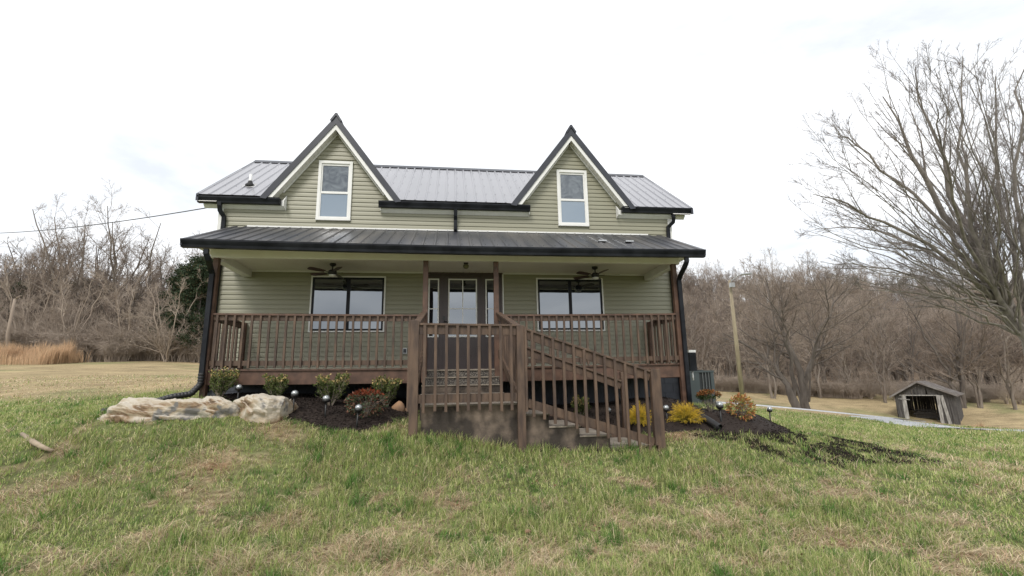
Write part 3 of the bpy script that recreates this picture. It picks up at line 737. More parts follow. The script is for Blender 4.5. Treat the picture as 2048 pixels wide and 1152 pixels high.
# --- front door unit
mb = MB(); y = YW
mb.box(-.69, .99, y - .03, y + .01, 2.085, 2.205); mb.box(-.735, -.655, y - .034, y + .01, -.02, 2.205); mb.box(.955, 1.0, y - .034, y + .01, -.02, 2.205)
mb.box(-.40, -.345, y - .028, y + .01, 0, 2.085); mb.box(.53, .585, y - .028, y + .01, 0, 2.085); mb.box(-.655, .955, y - .05, y + .01, -.04, .012)
fr_ = hp(mb, 'door_frame', M['door'])
mb = MB(); mb.box(-.345, .53, y - .012, y + .005, .013, 2.084); door = hp(mb, 'front_door', M['door'])
def raised(mb, x0, x1, z0, z1, yy):
    for e, d in ((0, .012), (.035, .004), (.05, .014)):
        if e == .035: continue
        mb.box(x0 + e, x1 - e, yy - d, yy - .0005, z0 + e, z1 - e)
    return mb
hp(raised(MB(), -.198, .372, .27, .595, y - .012), 'door_panel', M['door'], door)
def lite(x0, x1, z0, z1, nx_, zs, parent, nm='door_window'):
    mb = MB(); t = .028
    mb.box(x0, x1, y - .030, y - .0125, z1 - t, z1); mb.box(x0, x1, y - .030, y - .0125, z0, z0 + t); mb.box(x0, x0 + t, y - .030, y - .0125, z0 + t, z1 - t); mb.box(x1 - t, x1, y - .030, y - .0125, z0 + t, z1 - t)
    for i in range(1, nx_): xx = x0 + (x1 - x0) * i / nx_; mb.box(xx - .010, xx + .010, y - .026, y - .0125, z0 + t, z1 - t)
    for zz in zs: mb.box(x0 + t, x1 - t, y - .025, y - .0127, zz - .010, zz + .010)
    f_ = hp(mb, nm, M['white'], parent) 
    g_ = MB(); g_.box(x0 + t, x1 - t, y - .020, y - .0128, z0 + t, z1 - t); hp(g_, 'glass', M['glass'], parent)
lite(-.215, .425, .675, 1.985, 2, (1.305,), door)
mb = MB(); mb.box(-.325, -.275, y - .03, y - .0125, 1.06, 1.14); mb.tube([(-.30, y - .03, 1.02), (-.30, y - .075, 1.02), (-.22, y - .075, 1.015)], .011, 8); hp(mb, 'handle', M['fanblack'], door)
for (x0, x1) in ((-.655, -.40), (.585, .955)):
    mb = MB(); mb.box(x0, x1, y - .012, y + .005, .013, 2.084); s_ = hp(mb, 'sidelight', M['door'])
    w0, w1 = (x0 - .01 + .0, x1 - .018) if x0 < 0 else (x0 + .03, x0 + .30)
    w0 = max(w0, x0 + .001)
    lite(w0, w1, .675, 1.985, 1, (1.305,), s_, 'sidelight_window')
    hp(raised(MB(), w0 + .02, w1 - .01, .27, .595, y - .012), 'door_panel', M['door'], s_)
# outlet
q = at(810, 702, YW); mb = MB(); mb.box(q[0] - .045, q[0] + .045, YW - .055, YW - .012, q[2] - .06, q[2] + .06); oo = hp(mb, 'outlet_box', M['galv'])
mb = MB(); mb.box(q[0] - .03, q[0] + .03, YW - .065, YW - .0555, q[2] - .04, q[2] + .04); hp(mb, 'outlet_cover', M['trimdark'], oo)

# --- porch deck, posts, railings
def fz(x): return -.028 * (1 - (x / 4.5) ** 2)         # the deck sags a little in the middle
for (x0, x1) in ((-4.513, -.76), (.78, 4.488)):
    mb = MB(); n_ = 10; k = 0; yy = -.03
    while yy < YW - .03:
        y2 = min(yy + .138, YW - .03)
        for i in range(n_):
            a_, b_ = x0 + (x1 - x0) * i / n_, x0 + (x1 - x0) * (i + 1) / n_
            V = [(a_, yy, fz(a_) - .03), (b_, yy, fz(b_) - .03), (b_, y2 - .006, fz(b_) - .03), (a_, y2 - .006, fz(a_) - .03), (a_, yy, fz(a_)), (b_, yy, fz(b_)), (b_, y2 - .006, fz(b_)), (a_, y2 - .006, fz(a_))]
            mb.add(V, [(0,3,2,1), (4,5,6,7), (0,1,5,4), (2,3,7,6)])
        yy += .144
    dk = hp(mb, 'porch_deck', M['wood'])
    mb = MB()
    for i in range(n_):
        a_, b_ = x0 + (x1 - x0) * i / n_, x0 + (x1 - x0) * (i + 1) / n_
        V = [(a_, .0, fz(a_) - .275), (b_, .0, fz(b_) - .275), (b_, .038, fz(b_) - .275), (a_, .038, fz(a_) - .275), (a_, .0, fz(a_) - .031), (b_, .0, fz(b_) - .031), (b_, .038, fz(b_) - .031), (a_, .038, fz(a_) - .031)]
        mb.add(V, [(0,3,2,1), (4,5,6,7), (0,1,5,4), (2,3,7,6)] + ([(3,0,4,7)] if i == 0 else []) + ([(1,2,6,5)] if i == n_-1 else []))
    for xx in (x0 + .002, x1 - .040): mb.box(xx, xx + .038, .039, YW - .02, -.285, -.034)
    k = x0 + .4
    while k < x1 - .1: mb.box(k, k + .038, .039, YW - .02, -.27, -.06); k += .406
    hp(mb, 'deck_fascia', M['wood'], dk)
for x in (-4.465, -.645, .725, 4.44):
    mb = MB(); corner = abs(x) > 2
    zb = hz(x, 0)[0] - .2 if corner else -.3
    xo = .0
    mb.box(x - .048 + xo, x + .048 + xo, -.052 if not corner else -.05, .046, zb, 2.034)
    hp(mb, 'porch_post', M['wood'], bevel=.004)
def railing(parent, x0, x1, y, name='railing', dirY=False, other=0, n=24, z0=None, z1=None):
    """level rail along X (or Y if dirY, at x=other)"""
    def P(u, off=0, z=0):
        if dirY: return (other + off, x0 + (x1 - x0) * u, z + fz(other))
        xx = x0 + (x1 - x0) * u; return (xx, y + off, z + fz(xx))
    mb = MB(); N = 8 if not dirY else 1
    for i in range(N): mb.bar(P(i / N, -.005, .985), P((i + 1) / N, -.005, .985), .10, .034)
    top = hp(mb, name, M['wood'])
    s_ = MB()
    for i in range(N): s_.bar(P(i / N, .0, .92), P((i + 1) / N, .0, .92), .038, .088)
    hp(s_, 'upper_rail', M['woodrail'], top)
    s_ = MB()
    for i in range(N): s_.bar(P(i / N, .0, .105), P((i + 1) / N, .0, .105), .038, .088)
    hp(s_, 'bottom_rail', M['woodrail'], top)
    for i in range(n):
        u = (i + .5) / n; j = random.uniform(-.004, .004)
        a_ = P(u, -.039, .008 + random.uniform(0, .012)); b_ = P(u, -.039, .965)
        mb = MB(); mb.bar((a_[0] + j, a_[1], a_[2]), b_, .038, .037, up=(0, 1, 0) if not dirY else (1, 0, 0)); hp(mb, 'baluster', M['woodrail'], top, bevel=.002)
    return top
railing(house, -4.41, -.70, .0, n=25)
railing(house, .78, 4.39, .0, n=24)
railing(house, .05, YW - .11, 0, 'side_railing', True, -4.46, n=8)
railing(house, .05, YW - .11, 0, 'side_railing', True, 4.44, n=8)
for x in (-4.42, 4.40):
    mb = MB(); mb.box(x - .045, x + .045, YW - .115, YW - .025, -.0, .995); hp(mb, 'rail_post', M['wood'])

# --- downspouts
def ds(pts, name='downspout', w=.078, h=.058):
    mb = MB(); mb.rectpipe(pts, w, h); return hp(mb, name, M['black'])
pL = at(413, 500, -.50); x_ = pL[0]; gl = hz(-4.6, -.1)[0]
xl = at(423, 560, -.10)[0]
ds([(x_, -.50, 2.07), (x_, -.50, 1.99), (x_ + .02, -.44, 1.90), (xl, -.17, 1.80), (xl, -.10, 1.72), (xl, -.10, 1.60), (xl, -.10, .3), (xl, -.10, gl + .42)])
DSL = (xl, -.10, gl + .42)
pR = at(1372, 508, -.50); xr = at(1358, 560, -.10)[0]
ds([(pR[0], -.50, 2.05), (pR[0], -.50, 1.97), (pR[0] - .02, -.44, 1.88), (xr, -.17, 1.76), (xr, -.10, 1.68), (xr, -.10, 1.55), (xr, -.10, .3), (xr, -.10, hz(4.7, -.1)[0] + .05)])
for sx in (-1, 1):
    xx = -5.03 if sx < 0 else 5.05; xg = -5.10 if sx < 0 else 5.17
    ds([(xg, YE + .06, 3.60), (xg, YE + .06, 3.52), (xg, YE + .10, 3.42), (xx, YW - .07, 3.30), (xx, YW - .06, 3.20), (xx, YW - .06, 1.5), (xx, YW - .06, hz(xx, YW)[0] + .1)])
ds([(-.065, YE + .07, 3.59), (-.065, YE + .10, 3.44), (-.065, YW - .06, 3.36), (-.065, YW - .06, 3.17), (-.065, YW - .12, 3.085)])

# ============================================================ PORCH FITTINGS
def make_fan():
    root = empty('ceiling_fan')
    mb = MB(); mb.lathe([(.065, 0), (.065, -.03), (.04, -.055), (.014, -.06), (.014, -.13), (.055, -.135), (.085, -.16), (.09, -.21), (.06, -.235)]); mb.build('motor', M['fanblack'], root)
    mb = MB(); mb.lathe([(.070, -.236), (.075, -.25), (.06, -.275), (.02, -.285)]); mb.build('light', M['frost'], root)
    for k in range(5):
        a = k * 2 * math.pi / 5; mb = MB(); c_, s_ = math.cos(a), math.sin(a)
        def T(x, y, z): return (x * c_ - y * s_, x * s_ + y * c_, z)
        o_ = [(.17, -.045), (.30, -.062), (.47, -.068), (.525, -.045), (.535, 0), (.525, .045), (.47, .062), (.30, .055), (.17, .040)]
        V = [T(x, y, -.185 + y * .22 + .004) for x, y in o_] + [T(x, y, -.185 + y * .22 - .004) for x, y in o_]; n_ = len(o_)
        mb.add(V, [tuple(range(n_)), tuple(range(n_, 2*n_))[::-1]] + [(i, i+n_, (i+1) % n_+n_, (i+1) % n_) for i in range(n_)])
        bl = mb.build('blade', M['fanwood'], root)
        mb = MB(); mb.bar(T(.07, 0, -.19), T(.21, 0, -.184), .03, .008); mb.build('blade_arm', M['fanblack'], bl)
    return root
def copy_tree(o, parent=None):
    c_ = o.copy(); COL.objects.link(c_); c_.parent = parent
    for ch in list(o.children): copy_tree(ch, c_)
    return c_
fan = make_fan(); q = at(666, 524, .68); fan.location = (q[0], .68, 2.13); fan.rotation_euler.z = rad(10)
tag(fan, 'black ceiling fan with dark red blades hanging above the left porch window', 'ceiling fan', 'ceiling fans under the porch ceiling')
fan2 = copy_tree(fan); q = at(1189.6, 533, .68); fan2.location = (q[0], .68, 2.13); fan2.rotation_euler.z = rad(-8)
tag(fan2, 'black ceiling fan with dark red blades hanging above the right porch window', 'ceiling fan', 'ceiling fans under the porch ceiling')
q = at(932, 533, .45); pl = tag(empty('porch_light', (q[0], .45, 2.13)), 'small round brass ceiling light above the front door', 'light')
mb = MB(); mb.lathe([(.05, 0), (.05, -.02), (.025, -.03)]); mb.build('mount', M['fanblack'], pl)
mb = MB(); mb.lathe([(.035, -.03), (.058, -.05), (.062, -.085), (.045, -.12), (.015, -.13)]); mb.build('globe', M['greenglass'], pl)

# ============================================================ CONCRETE STEPS WITH TIMBER RAILS
stair = tag(empty('entry_steps', (1.0, -1.0, -1.3)), 'old concrete steps and landing with brown timber handrails leading to the front door', 'steps')
SO = Matrix.Translation(-Vector(stair.location))
def spart(mb, name, m, parent=None, bevel=0):
    o = mb.build(name, m, None, bevel)
    if parent is None: o.parent = stair; o.matrix_parent_inverse = SO
    else: o.parent = parent
    return o
LZ = -.64
xl0 = at(842, 812, YL)[0]; xr0 = at(1046, 812, YL)[0]
mb = MB(); mb.box(-.655, .72, .0, YW - .06, -1.4, -.09); spart(mb, 'stoop', M['aggregate'])
mb = MB(); mb.box(-.675, .74, -.02, YW - .06, -.0895, -.06); spart(mb, 'stoop_slab', M['conctop'])
for i, (yf_, zt_, m_) in enumerate([(-.27, -.205, 'aggregate'), (-.54, -.345, 'concrete'), (-.81, -.495, 'concrete')]):
    mb = MB(); mb.box(-.655, .735 + .012 * i, yf_, yf_ + .27 - .002, -1.4, zt_ - .022); st = spart(mb, 'step', M[m_])
    mb = MB(); mb.box(-.66, .74 + .012 * i, yf_ - .018, yf_ + .27 - .022, zt_ - .0215, zt_); spart(mb, 'tread', M['conctop'], st)
mb = MB(); mb.box(xl0 + .0, xr0 - .02, YL + .10, -.82, -2.0, LZ - .025); land = spart(mb, 'landing', M['concrete'])
mb = MB(); mb.box(-.66, xr0 - .02, -.818, -.30, -2.0, LZ - .026); spart(mb, 'landing_base', M['concrete'], land)
mb = MB(); mb.box(xl0 - .01, xr0 - .01, YL + .085, -.822, LZ - .0245, LZ); mb.box(.785, xr0 - .01, -.8215, YB, LZ - .0245, LZ - .0005); spart(mb, 'tread', M['conctop'], land)
prevx = xr0 - .02
for (pa, pb, py) in ((1048, 1101, 827), (1105, 1163, 850.6), (1168, 1225, 869), (1231, 1306, 890)):
    x1 = at(pb, py, YL)[0]; z1 = at(pb, py, YL + .1)[2]
    mb = MB(); mb.box(prevx + .001, x1 - .01, YL + .10, YB + .02, -2.0, z1 - .022); st = spart(mb, 'step', M['concrete'])
    mb = MB(); mb.box(prevx + .001, x1 + .01, YL + .087, YB + .03, z1 - .0215, z1); spart(mb, 'tread', M['conctop'], st)
    prevx = x1 - .01
def newel(px0, px1, pyt, Y, zb=None, name='newel_post', d=.09):
    a_, b_ = at(px0, pyt, Y)[0], at(px1, pyt, Y)[0]; zt_ = at((px0 + px1) / 2, pyt, Y)[2]
    xm = (a_ + b_) / 2; w_ = (b_ - a_) / 2
    zz = hz(xm, Y)[0] - .25 if zb is None else zb
    mb = MB(); mb.box(xm - w_, xm + w_, Y - d/2, Y + d/2, zz, zt_); return spart(mb, name, M['woodrail'], bevel=.005), xm, w_, zt_
n1, nx1, nw1, nz1 = newel(822, 839, 641, YL); n2, nx2, nw2, nz2 = newel(1032, 1047, 651, YL); n3, nx3, nw3, nz3 = newel(1303, 1318, 738, YL)
mb = MB(); mb.box(nx1 - nw1 - .035, nx1 - nw1 - .001, YL - .03, YL + .06, -.72, nz1 - .02); spart(mb, 'newel_board', M['woodrail'], n1)
mb = MB(); mb.box(nx2 + nw2 + .001, nx2 + nw2 + .036, YL - .055, YL + .03, at(1050, 823, YL)[2], nz2 - .02); spart(mb, 'newel_board', M['woodrail'], n2)
mb = MB(); mb.box(nx3 - nw3 - .04, nx3 - nw3 - .001, YL - .055, YL + .03, at(1303, 890, YL)[2], nz3 - .0); spart(mb, 'newel_board', M['woodrail'], n3)
def srail(p0, p1, top, up_h, bot_off, nb, hang, name='railing', cap=True, sgn=-1, exact=None, balz=None, axis='x'):
    """sloped or level railing between two cap-top points; balusters are upright on the outer face"""
    p0, p1 = Vector(p0), Vector(p1)
    mb = MB(); mb.bar(p0 - Vector((0, 0, .018)), p1 - Vector((0, 0, .018)), .105, .032); tp = spart(mb, name, M['woodrail'], bevel=.003)
    mb = MB(); d = Vector((0, 0, .036 + up_h / 2)); mb.bar(p0 - d, p1 - d, .038, up_h); spart(mb, 'upper_rail', M['woodrail'], tp)
    mb = MB(); q0 = p0 - Vector((0, 0, bot_off[0])); q1 = p1 - Vector((0, 0, bot_off[1])); mb.bar(q0, q1, .038, .125); spart(mb, 'bottom_rail', M['woodrail'], tp)
    off = Vector((0, -.0385, 0)) if axis == 'x' else Vector((sgn * .0385, 0, 0))
    for i in range(nb):
        u = (i + (exact if exact is not None else .5)) / (nb if exact is None else nb)
        a_ = p0.lerp(p1, u) - Vector((0, 0, .036)); b_ = q0.lerp(q1, u) - Vector((0, 0, hang * random.uniform(.93, 1.08)))
        j = Vector((random.uniform(-.006, .006), 0, 0)) if axis == 'x' else Vector((0, 0, 0))
        mb = MB(); mb.bar(b_ + off + j, a_ + off, .043, .038, up=(0, 1, 0)); spart(mb, 'baluster', M['woodrail'], tp, bevel=.003)
    return tp
zA = at(844, 646.5, YL)[2]; zB = at(1030, 649, YL)[2]
zbr = at(935, 796, YL)[2]
srail((nx1 + nw1 + .004, YL, zA), (nx2 - nw2 - .004, YL, zB), 0, .13, (zA - zbr, zB - zbr), 9, .19)
a0 = at(1047, 657, YL); a1 = at(1302, 740, YL); b0 = at(1048, 806, YL)[2]; b1 = at(1303, 884, YL)[2]
srail((nx2 + nw2 + .04, YL, a0[2]), (nx3 - nw3 - .045, YL, a1[2]), 0, .13, (a0[2] - b0 + .0, a1[2] - b1), 12, .17)
# rear rail of the side stairs
n4, nx4, nw4, nz4 = newel(1020, 1031, 668, YB, zb=LZ - .3, name='rear_post'); n5, nx5, nw5, nz5 = newel(1240, 1251, 744, YB, name='rear_post')
a0 = at(1045, 690, YB); a1 = at(1238, 760, YB)
sl_ = (a1[2] - a0[2]) / (a1[0] - a0[0]); zs = a0[2] + sl_ * (nx4 + nw4 - a0[0])
srail((nx4 + nw4, YB, zs), (nx5 - nw5 - .004, YB, a1[2]), 0, .13, (1.02, 1.02), 10, .12)
# short rails from the porch posts down to the landing newels
for (xa, xb, zt0, sg) in ((-.66, nx1, 1.0, -1), (.76, nx2 - .03, .99, 1)):
    p0 = Vector((xa, -.06, zt0 + .03)); p1 = Vector((xb, YL + .05 if sg < 0 else YL + .05, zA if sg < 0 else zB))
    srail(p0, p1, 0, .11, (.78, 1.12), 9, .10, axis='y', sgn=sg)

# ============================================================ GROUND THINGS
# solar globe lights
def make_globe():
    r = empty('solar_light')
    mb = MB(); mb.tube([(0, 0, -.1), (0, 0, .21)], .013, 8); mb.build('stake', M['plastic'], r)
    mb = MB(); mb.lathe([(.018, .20), (.045, .215), (.052, .235), (.05, .25)]); mb.build('collar', M['plastic'], r)
    mb = MB(); mb.lathe([(.05 * math.cos(a), .262 + .048 * math.sin(a)) for a in np.linspace(-.25, 1.45, 9)]); mb.build('globe', M['globe'], r)
    return r
gl0 = make_globe()
for i, (px, py, Y, lab) in enumerate([(475, 800, -.45, 'round solar light peeking over the right boulder, leftmost of the lights'), (585, 826, 0, 'round solar light at the right tip of the boulder'), (650, 838, -.95, 'round solar light on black stake in front of the middle boxwood'), (713, 858, -1.35, 'round solar light in front of the red leaved shrub in dark mulch'),
                                 (1217, 853, -.1, 'round solar light seen behind the side stair balusters'), (1336, 851, -.35, 'round solar light left of the outer golden shrub'), (1443, 850, .2, 'round solar light between the dark shrub and the orange shrub'), (1541, 847, -.3, 'round solar light at the far edge of the mulch, rightmost of the lights')]):
    o = gl0 if i == 0 else copy_tree(gl0)
    g = G(px, py) if px != 475 else np.array([at(475, 800, -.42)[0], -.42, 0]); g[2] = hz(g[0], g[1])[0] + (.02)
    o.location = g; o.rotation_euler = (random.uniform(-.06, .06), random.uniform(-.08, .05), random.random() * 6)
    sc = (1.0, 1.1, 1.15, 1.15, 1.05, 1.1, 1.25, 1.3)[i]; o.scale = (sc,) * 3
    tag(o, lab, 'solar light', 'globe solar lights in the flower beds')

# corrugated drain pipes
def corrugated(name, pts, r, lab, parent=None):
    P_ = []; pts = [Vector(p) for p in pts]
    for i in range(len(pts) - 1):
        n_ = max(2, int((pts[i+1] - pts[i]).length / .012))
        for k in range(n_): P_.append(pts[i].lerp(pts[i+1], k / n_))
    P_.append(pts[-1])
    for _ in range(6): P_ = [P_[0]] + [(P_[i-1] + P_[i] * 2 + P_[i+1]) / 4 for i in range(1, len(P_) - 1)] + [P_[-1]]
    mb = MB(); mb.tube(P_, [r * (1 + .06 * (1 if (i // 2) % 2 else -1)) for i in range(len(P_))], 14, cap=False)
    mb.tube(P_[-1:] + P_[-6:-1][::-1], [r * .9] * 6, 14)
    return tag(mb.build(name, M['plastic']), lab, 'drain pipe')
g0 = Vector(DSL); zg = lambda x, y: hz(x, y)[0]
e1 = at(335, 806, -.75)
corrugated('drain_pipe', [g0 + Vector((0, 0, .06)), g0 + Vector((0, 0, -.14)), (g0.x - .08, -.22, g0.z - .30), (g0.x - .30, -.35, zg(g0.x - .30, -.35) + .12), (g0.x - .55, -.45, zg(g0.x - .55, -.45) + .06), (g0.x - 1.25, -.50, zg(g0.x - 1.25, -.50) + .055)], .052,
           'black corrugated drain hose running from the left downspout to behind the boulder')
ga = G(1400, 845); gb = G(1440, 864)
mb = MB(); mb.tube([(ga[0], ga[1], ga[2] + .13), (gb[0], gb[1], gb[2] + .07)], .065, 18, cap=False); mb.tube([(gb[0], gb[1], gb[2] + .07), (ga[0], ga[1], ga[2] + .13)], .058, 18, cap=False)
for k in range(3):
    d = (ga - gb); d /= np.linalg.norm(d); q = gb + d * (.02 + .02 * k); mb.tube([(q[0], q[1], gb[2] + .07), (q[0] + d[0]*.01, q[1] + d[1]*.01, gb[2] + .071)], .069, 18)
mb.f = mb.f; tag(mb.build('drain_outlet', M['plastic']), 'short black drain pipe end lying on the mulch beside the golden shrub', 'drain pipe')

# air conditioner and disconnect box
q = at(1402, 812, 3.0); ax = at(1387, 800, 3.1)[0]; axr = at(1428, 800, 3.1)[0]
az_t = at(1405, 741, 3.1)[2]; az_b = zg((ax + axr) / 2, 3.2) - .02
ac = tag(empty('air_conditioner', ((ax + axr) / 2, 3.5, az_b)), 'grey green outdoor air conditioner unit beside the right end of the house', 'air conditioner')
hw_ = (axr - ax) / 2 + .06; hh = az_t - az_b
mb = MB(); mb.box(-hw_ + .03, hw_ - .03, -.37, .37, .06, hh - .04); mb.build('coil', M['acdark'], ac)
mb = MB()
for sx in (-1, 1):
    for sy in (-1, 1): mb.box(sx*hw_ - (.09 if sx > 0 else 0), sx*hw_ + (.09 if sx < 0 else 0), sy*.4 - (.09 if sy > 0 else 0), sy*.4 + (.09 if sy < 0 else 0), .05, hh - .04)
mb.box(-hw_, hw_, -.4, .4, 0, .08); mb.box(-hw_ - .01, hw_ + .01, -.41, .41, hh - .05, hh)
mb.box(-hw_ + .001, -hw_ + .28, -.402, -.36, .07, hh - .05)
mb.box(-hw_ + .1, hw_ - .1, -.398, -.385, hh * .48, hh * .48 + .03)
mb.build('cabinet', M['ac'], ac)
for k in range(3):
    x = -hw_ + .32 + (k + .6) * (2 * hw_ - .42) / 3.2; mb = MB(); mb.box(x, x + .018, -.40, -.386, .08, hh - .05); mb.build('grille_bar', M['galvdark'], ac)
mb = MB(); mb.lathe([(.26, hh + .001), (.26, hh + .02), (.05, hh + .03)]); mb.build('fan_guard', M['acdark'], ac)
q0 = at(1381.5, 742, 1.9); q1 = at(1381.5, 703, 1.9)
ub = tag(empty('utility_box', (q0[0] + .02, 1.9, q0[2])), 'narrow dark meter box with white cap on the right side wall', 'utility box')
mb = MB(); mb.box(-.085, .085, -.12, .12, .0, q1[2] - q0[2] - .03); mb.build('box', M['black'], ub)
mb = MB(); mb.box(-.09, .09, -.125, .125, q1[2] - q0[2] - .029, q1[2] - q0[2] + .03); mb.build('cap', M['pvc'], ub)
mb = MB(); mb.tube([(0.02, 0, -.01), (0.02, 0, -.22)], .022, 10); mb.build('conduit', M['pvc'], ub)

# boulders
def rock_mat():
    m = bpy.data.materials.new('limestone'); m.use_nodes = True; n = m.node_tree.nodes; l = m.node_tree.links; b = n['Principled BSDF']; b.inputs['Roughness'].default_value = .85
    t = n.new('ShaderNodeTexCoord'); mp_ = n.new('ShaderNodeMapping'); mp_.inputs['Scale'].default_value = (1.1, 1.1, 2.4)
    l.new(t.outputs['Object'], mp_.inputs[0])
    a = n.new('ShaderNodeTexNoise'); a.inputs['Scale'].default_value = 2.1; a.inputs['Detail'].default_value = 10; a.inputs['Roughness'].default_value = .62; a.inputs['Distortion'].default_value = .6; l.new(mp_.outputs[0], a.inputs['Vector'])
    c = n.new('ShaderNodeValToRGB'); e = c.color_ramp.elements
    e[0].position = .34; e[0].color = (.10, .065, .04, 1); e[1].position = .74; e[1].color = (.50, .47, .41, 1)
    for p_, col in ((.41, (.24, .16, .095)), (.48, (.37, .30, .21)), (.58, (.43, .385, .31))): x = e.new(p_); x.color = (*col, 1)
    l.new(a.outputs['Fac'], c.inputs[0])
    g = n.new('ShaderNodeTexNoise'); g.inputs['Scale'].default_value = 2.6; g.inputs['Detail'].default_value = 3; l.new(t.outputs['Object'], g.inputs['Vector'])
    gr = n.new('ShaderNodeValToRGB'); gr.color_ramp.elements[0].position = .60; gr.color_ramp.elements[1].position = .64; l.new(g.outputs['Fac'], gr.inputs[0])
    # paler top colour: follows the upward facing side of the stone
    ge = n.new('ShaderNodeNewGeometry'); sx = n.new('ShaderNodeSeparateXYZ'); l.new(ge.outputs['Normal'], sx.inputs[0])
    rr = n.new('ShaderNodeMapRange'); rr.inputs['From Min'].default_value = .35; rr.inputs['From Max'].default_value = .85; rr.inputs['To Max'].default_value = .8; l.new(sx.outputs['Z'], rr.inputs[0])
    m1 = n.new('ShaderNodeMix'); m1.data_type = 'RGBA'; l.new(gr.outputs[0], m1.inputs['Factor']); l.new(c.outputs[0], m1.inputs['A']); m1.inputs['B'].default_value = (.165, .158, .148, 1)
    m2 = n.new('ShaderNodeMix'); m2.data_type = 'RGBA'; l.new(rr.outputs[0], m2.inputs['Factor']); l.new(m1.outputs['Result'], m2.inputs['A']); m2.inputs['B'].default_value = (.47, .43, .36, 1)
    l.new(m2.outputs['Result'], b.inputs['Base Color'])
    bb = n.new('ShaderNodeBump'); bb.inputs['Strength'].default_value = .9; bb.inputs['Distance'].default_value = .05; l.new(a.outputs['Fac'], bb.inputs['Height']); l.new(bb.outputs[0], b.inputs['Normal'])
    return m
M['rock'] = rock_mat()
def fnoise3(P, s, seed):
    return (vnoise(P[:, 0] + P[:, 2] * .7, P[:, 1] - P[:, 2] * .6, s, seed) + vnoise(P[:, 2] * 1.3 + P[:, 0] * .35, P[:, 1] + P[:, 0] * .2, s, seed + 1)) - 1
def boulder(name, top, bot, Y, thick, lab, holes=(), seed=1):
    """top/bot: photograph outline of the front; the stone gets a real depth behind it"""
    nx_, nr = 260, 150
    tx = np.array(top, float); bx = np.array(bot, float)
    gq = [G(q[0], q[1]) for q in bx]; gy_ = np.array([min(max(q[1], Y - .5), Y + .4) for q in gq])
    x0, x1 = tx[0, 0], tx[-1, 0]
    V = []
    for i in range(nx_):
        u = i / (nx_ - 1); uu = .5 - .5 * math.cos(math.pi * u); px = x0 + (x1 - x0) * uu
        Yp = np.interp(px, bx[:, 0], gy_); zt = at(px, np.interp(px, tx[:, 0], tx[:, 1]), Yp + thick * .45); zb = at(px, np.interp(px, bx[:, 0], bx[:, 1]), Yp)
        wd = thick * (math.sin(math.pi * min(max(uu, 0), 1)) ** .45 * (.75 + .35 * math.sin(3.1 * u + seed)) + .03)
        h = max(zt[2] - zb[2], .02); X = zb[0]
        for j in range(nr):
            a = 2 * math.pi * j / nr
            ca, sa = math.cos(a), math.sin(a)
            e = .62
            yy = Yp + thick * .5 + wd * .5 * (abs(ca) ** e) * (1 if ca > 0 else -1)
            z_ = zb[2] + h * .5 - .10 + (h * .5 + .10) * (abs(sa) ** e) * (1 if sa > 0 else -1)
            V.append((X, yy, z_))
    V = np.array(V)
    c_ = V.reshape(nx_, nr, 3).mean(1, keepdims=True); d = V.reshape(nx_, nr, 3) - c_; d = d.reshape(-1, 3); ln = np.linalg.norm(d, axis=1, keepdims=True) + 1e-6; d = d / ln
    S = V * np.array([1, 1, 1.6])
    nn = fnoise3(S, .5, seed) * .05 + np.abs(fnoise3(S, .17, seed + 3)) * .07 + np.abs(fnoise3(S, .07, seed + 6)) * .035 + fnoise3(S, .03, seed + 9) * .010 - .04
    wz = V[:, 2] + .05 * fnoise3(V, .45, 50) + .06 * V[:, 0]          # tilted strata
    li = np.floor(wz / .062 + seed * .3)
    lay = np.array([vnoise(V[:, 0] + li * 7.3, li * 3.1, .22, 70 + seed)]).ravel() - .6
    blk = np.floor(V[:, 0] / .21 + li * .37 + .5 * fnoise3(V, .3, 33)); hsh = np.sin(blk * 12.9898 + li * 78.233) * 43758.5453; hsh -= np.floor(hsh)
    side = 1 - np.clip(np.abs(d[:, 2]) * 1.1 - .1, 0, 1)
    V = V + d * (nn * .9 + (lay * .11 + (hsh - .6) * .05) * side)[:, None] * np.minimum(1, ln / .12)
    for (hx, hy, r, dp) in holes:
        hc = at(hx, hy, Y - .02); dd = np.linalg.norm((V - hc) * np.array([1, .8, 1.3]), axis=1); V[:, 1] += dp * np.exp(-(dd / r) ** 2); V[:, 2] -= dp * .1 * np.exp(-(dd / r) ** 2)
    id_ = np.arange(nx_ * nr).reshape(nx_, nr); nxt = np.roll(id_, -1, 1)
    Fq_ = np.stack([id_[:-1], nxt[:-1], nxt[1:], id_[1:]], -1).reshape(-1, 4)
    n0 = len(V); V = np.r_[V, V.reshape(-1, 3)[:nr].mean(0)[None], V[(nx_-1)*nr:].mean(0)[None]]
    c1 = np.stack([nxt[0], id_[0], np.full(nr, n0)], -1); c2 = np.stack([id_[-1], nxt[-1], np.full(nr, n0 + 1)], -1)
    org = V.mean(0); me = npmesh(name, V - org, [Fq_, c1, c2], M['rock'], False); o = link(name, me); o.location = org
    return tag(o, lab, 'boulder', 'limestone boulders in front of the porch')
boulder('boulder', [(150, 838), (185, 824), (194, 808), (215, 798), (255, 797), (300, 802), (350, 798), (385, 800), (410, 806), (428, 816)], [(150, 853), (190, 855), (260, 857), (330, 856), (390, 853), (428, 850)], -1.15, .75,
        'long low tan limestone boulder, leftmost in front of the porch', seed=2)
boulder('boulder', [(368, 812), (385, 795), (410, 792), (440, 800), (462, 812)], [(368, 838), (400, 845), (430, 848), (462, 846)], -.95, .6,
        'rust brown limestone slab wedged between the long left boulder and the hollowed right one', seed=9)
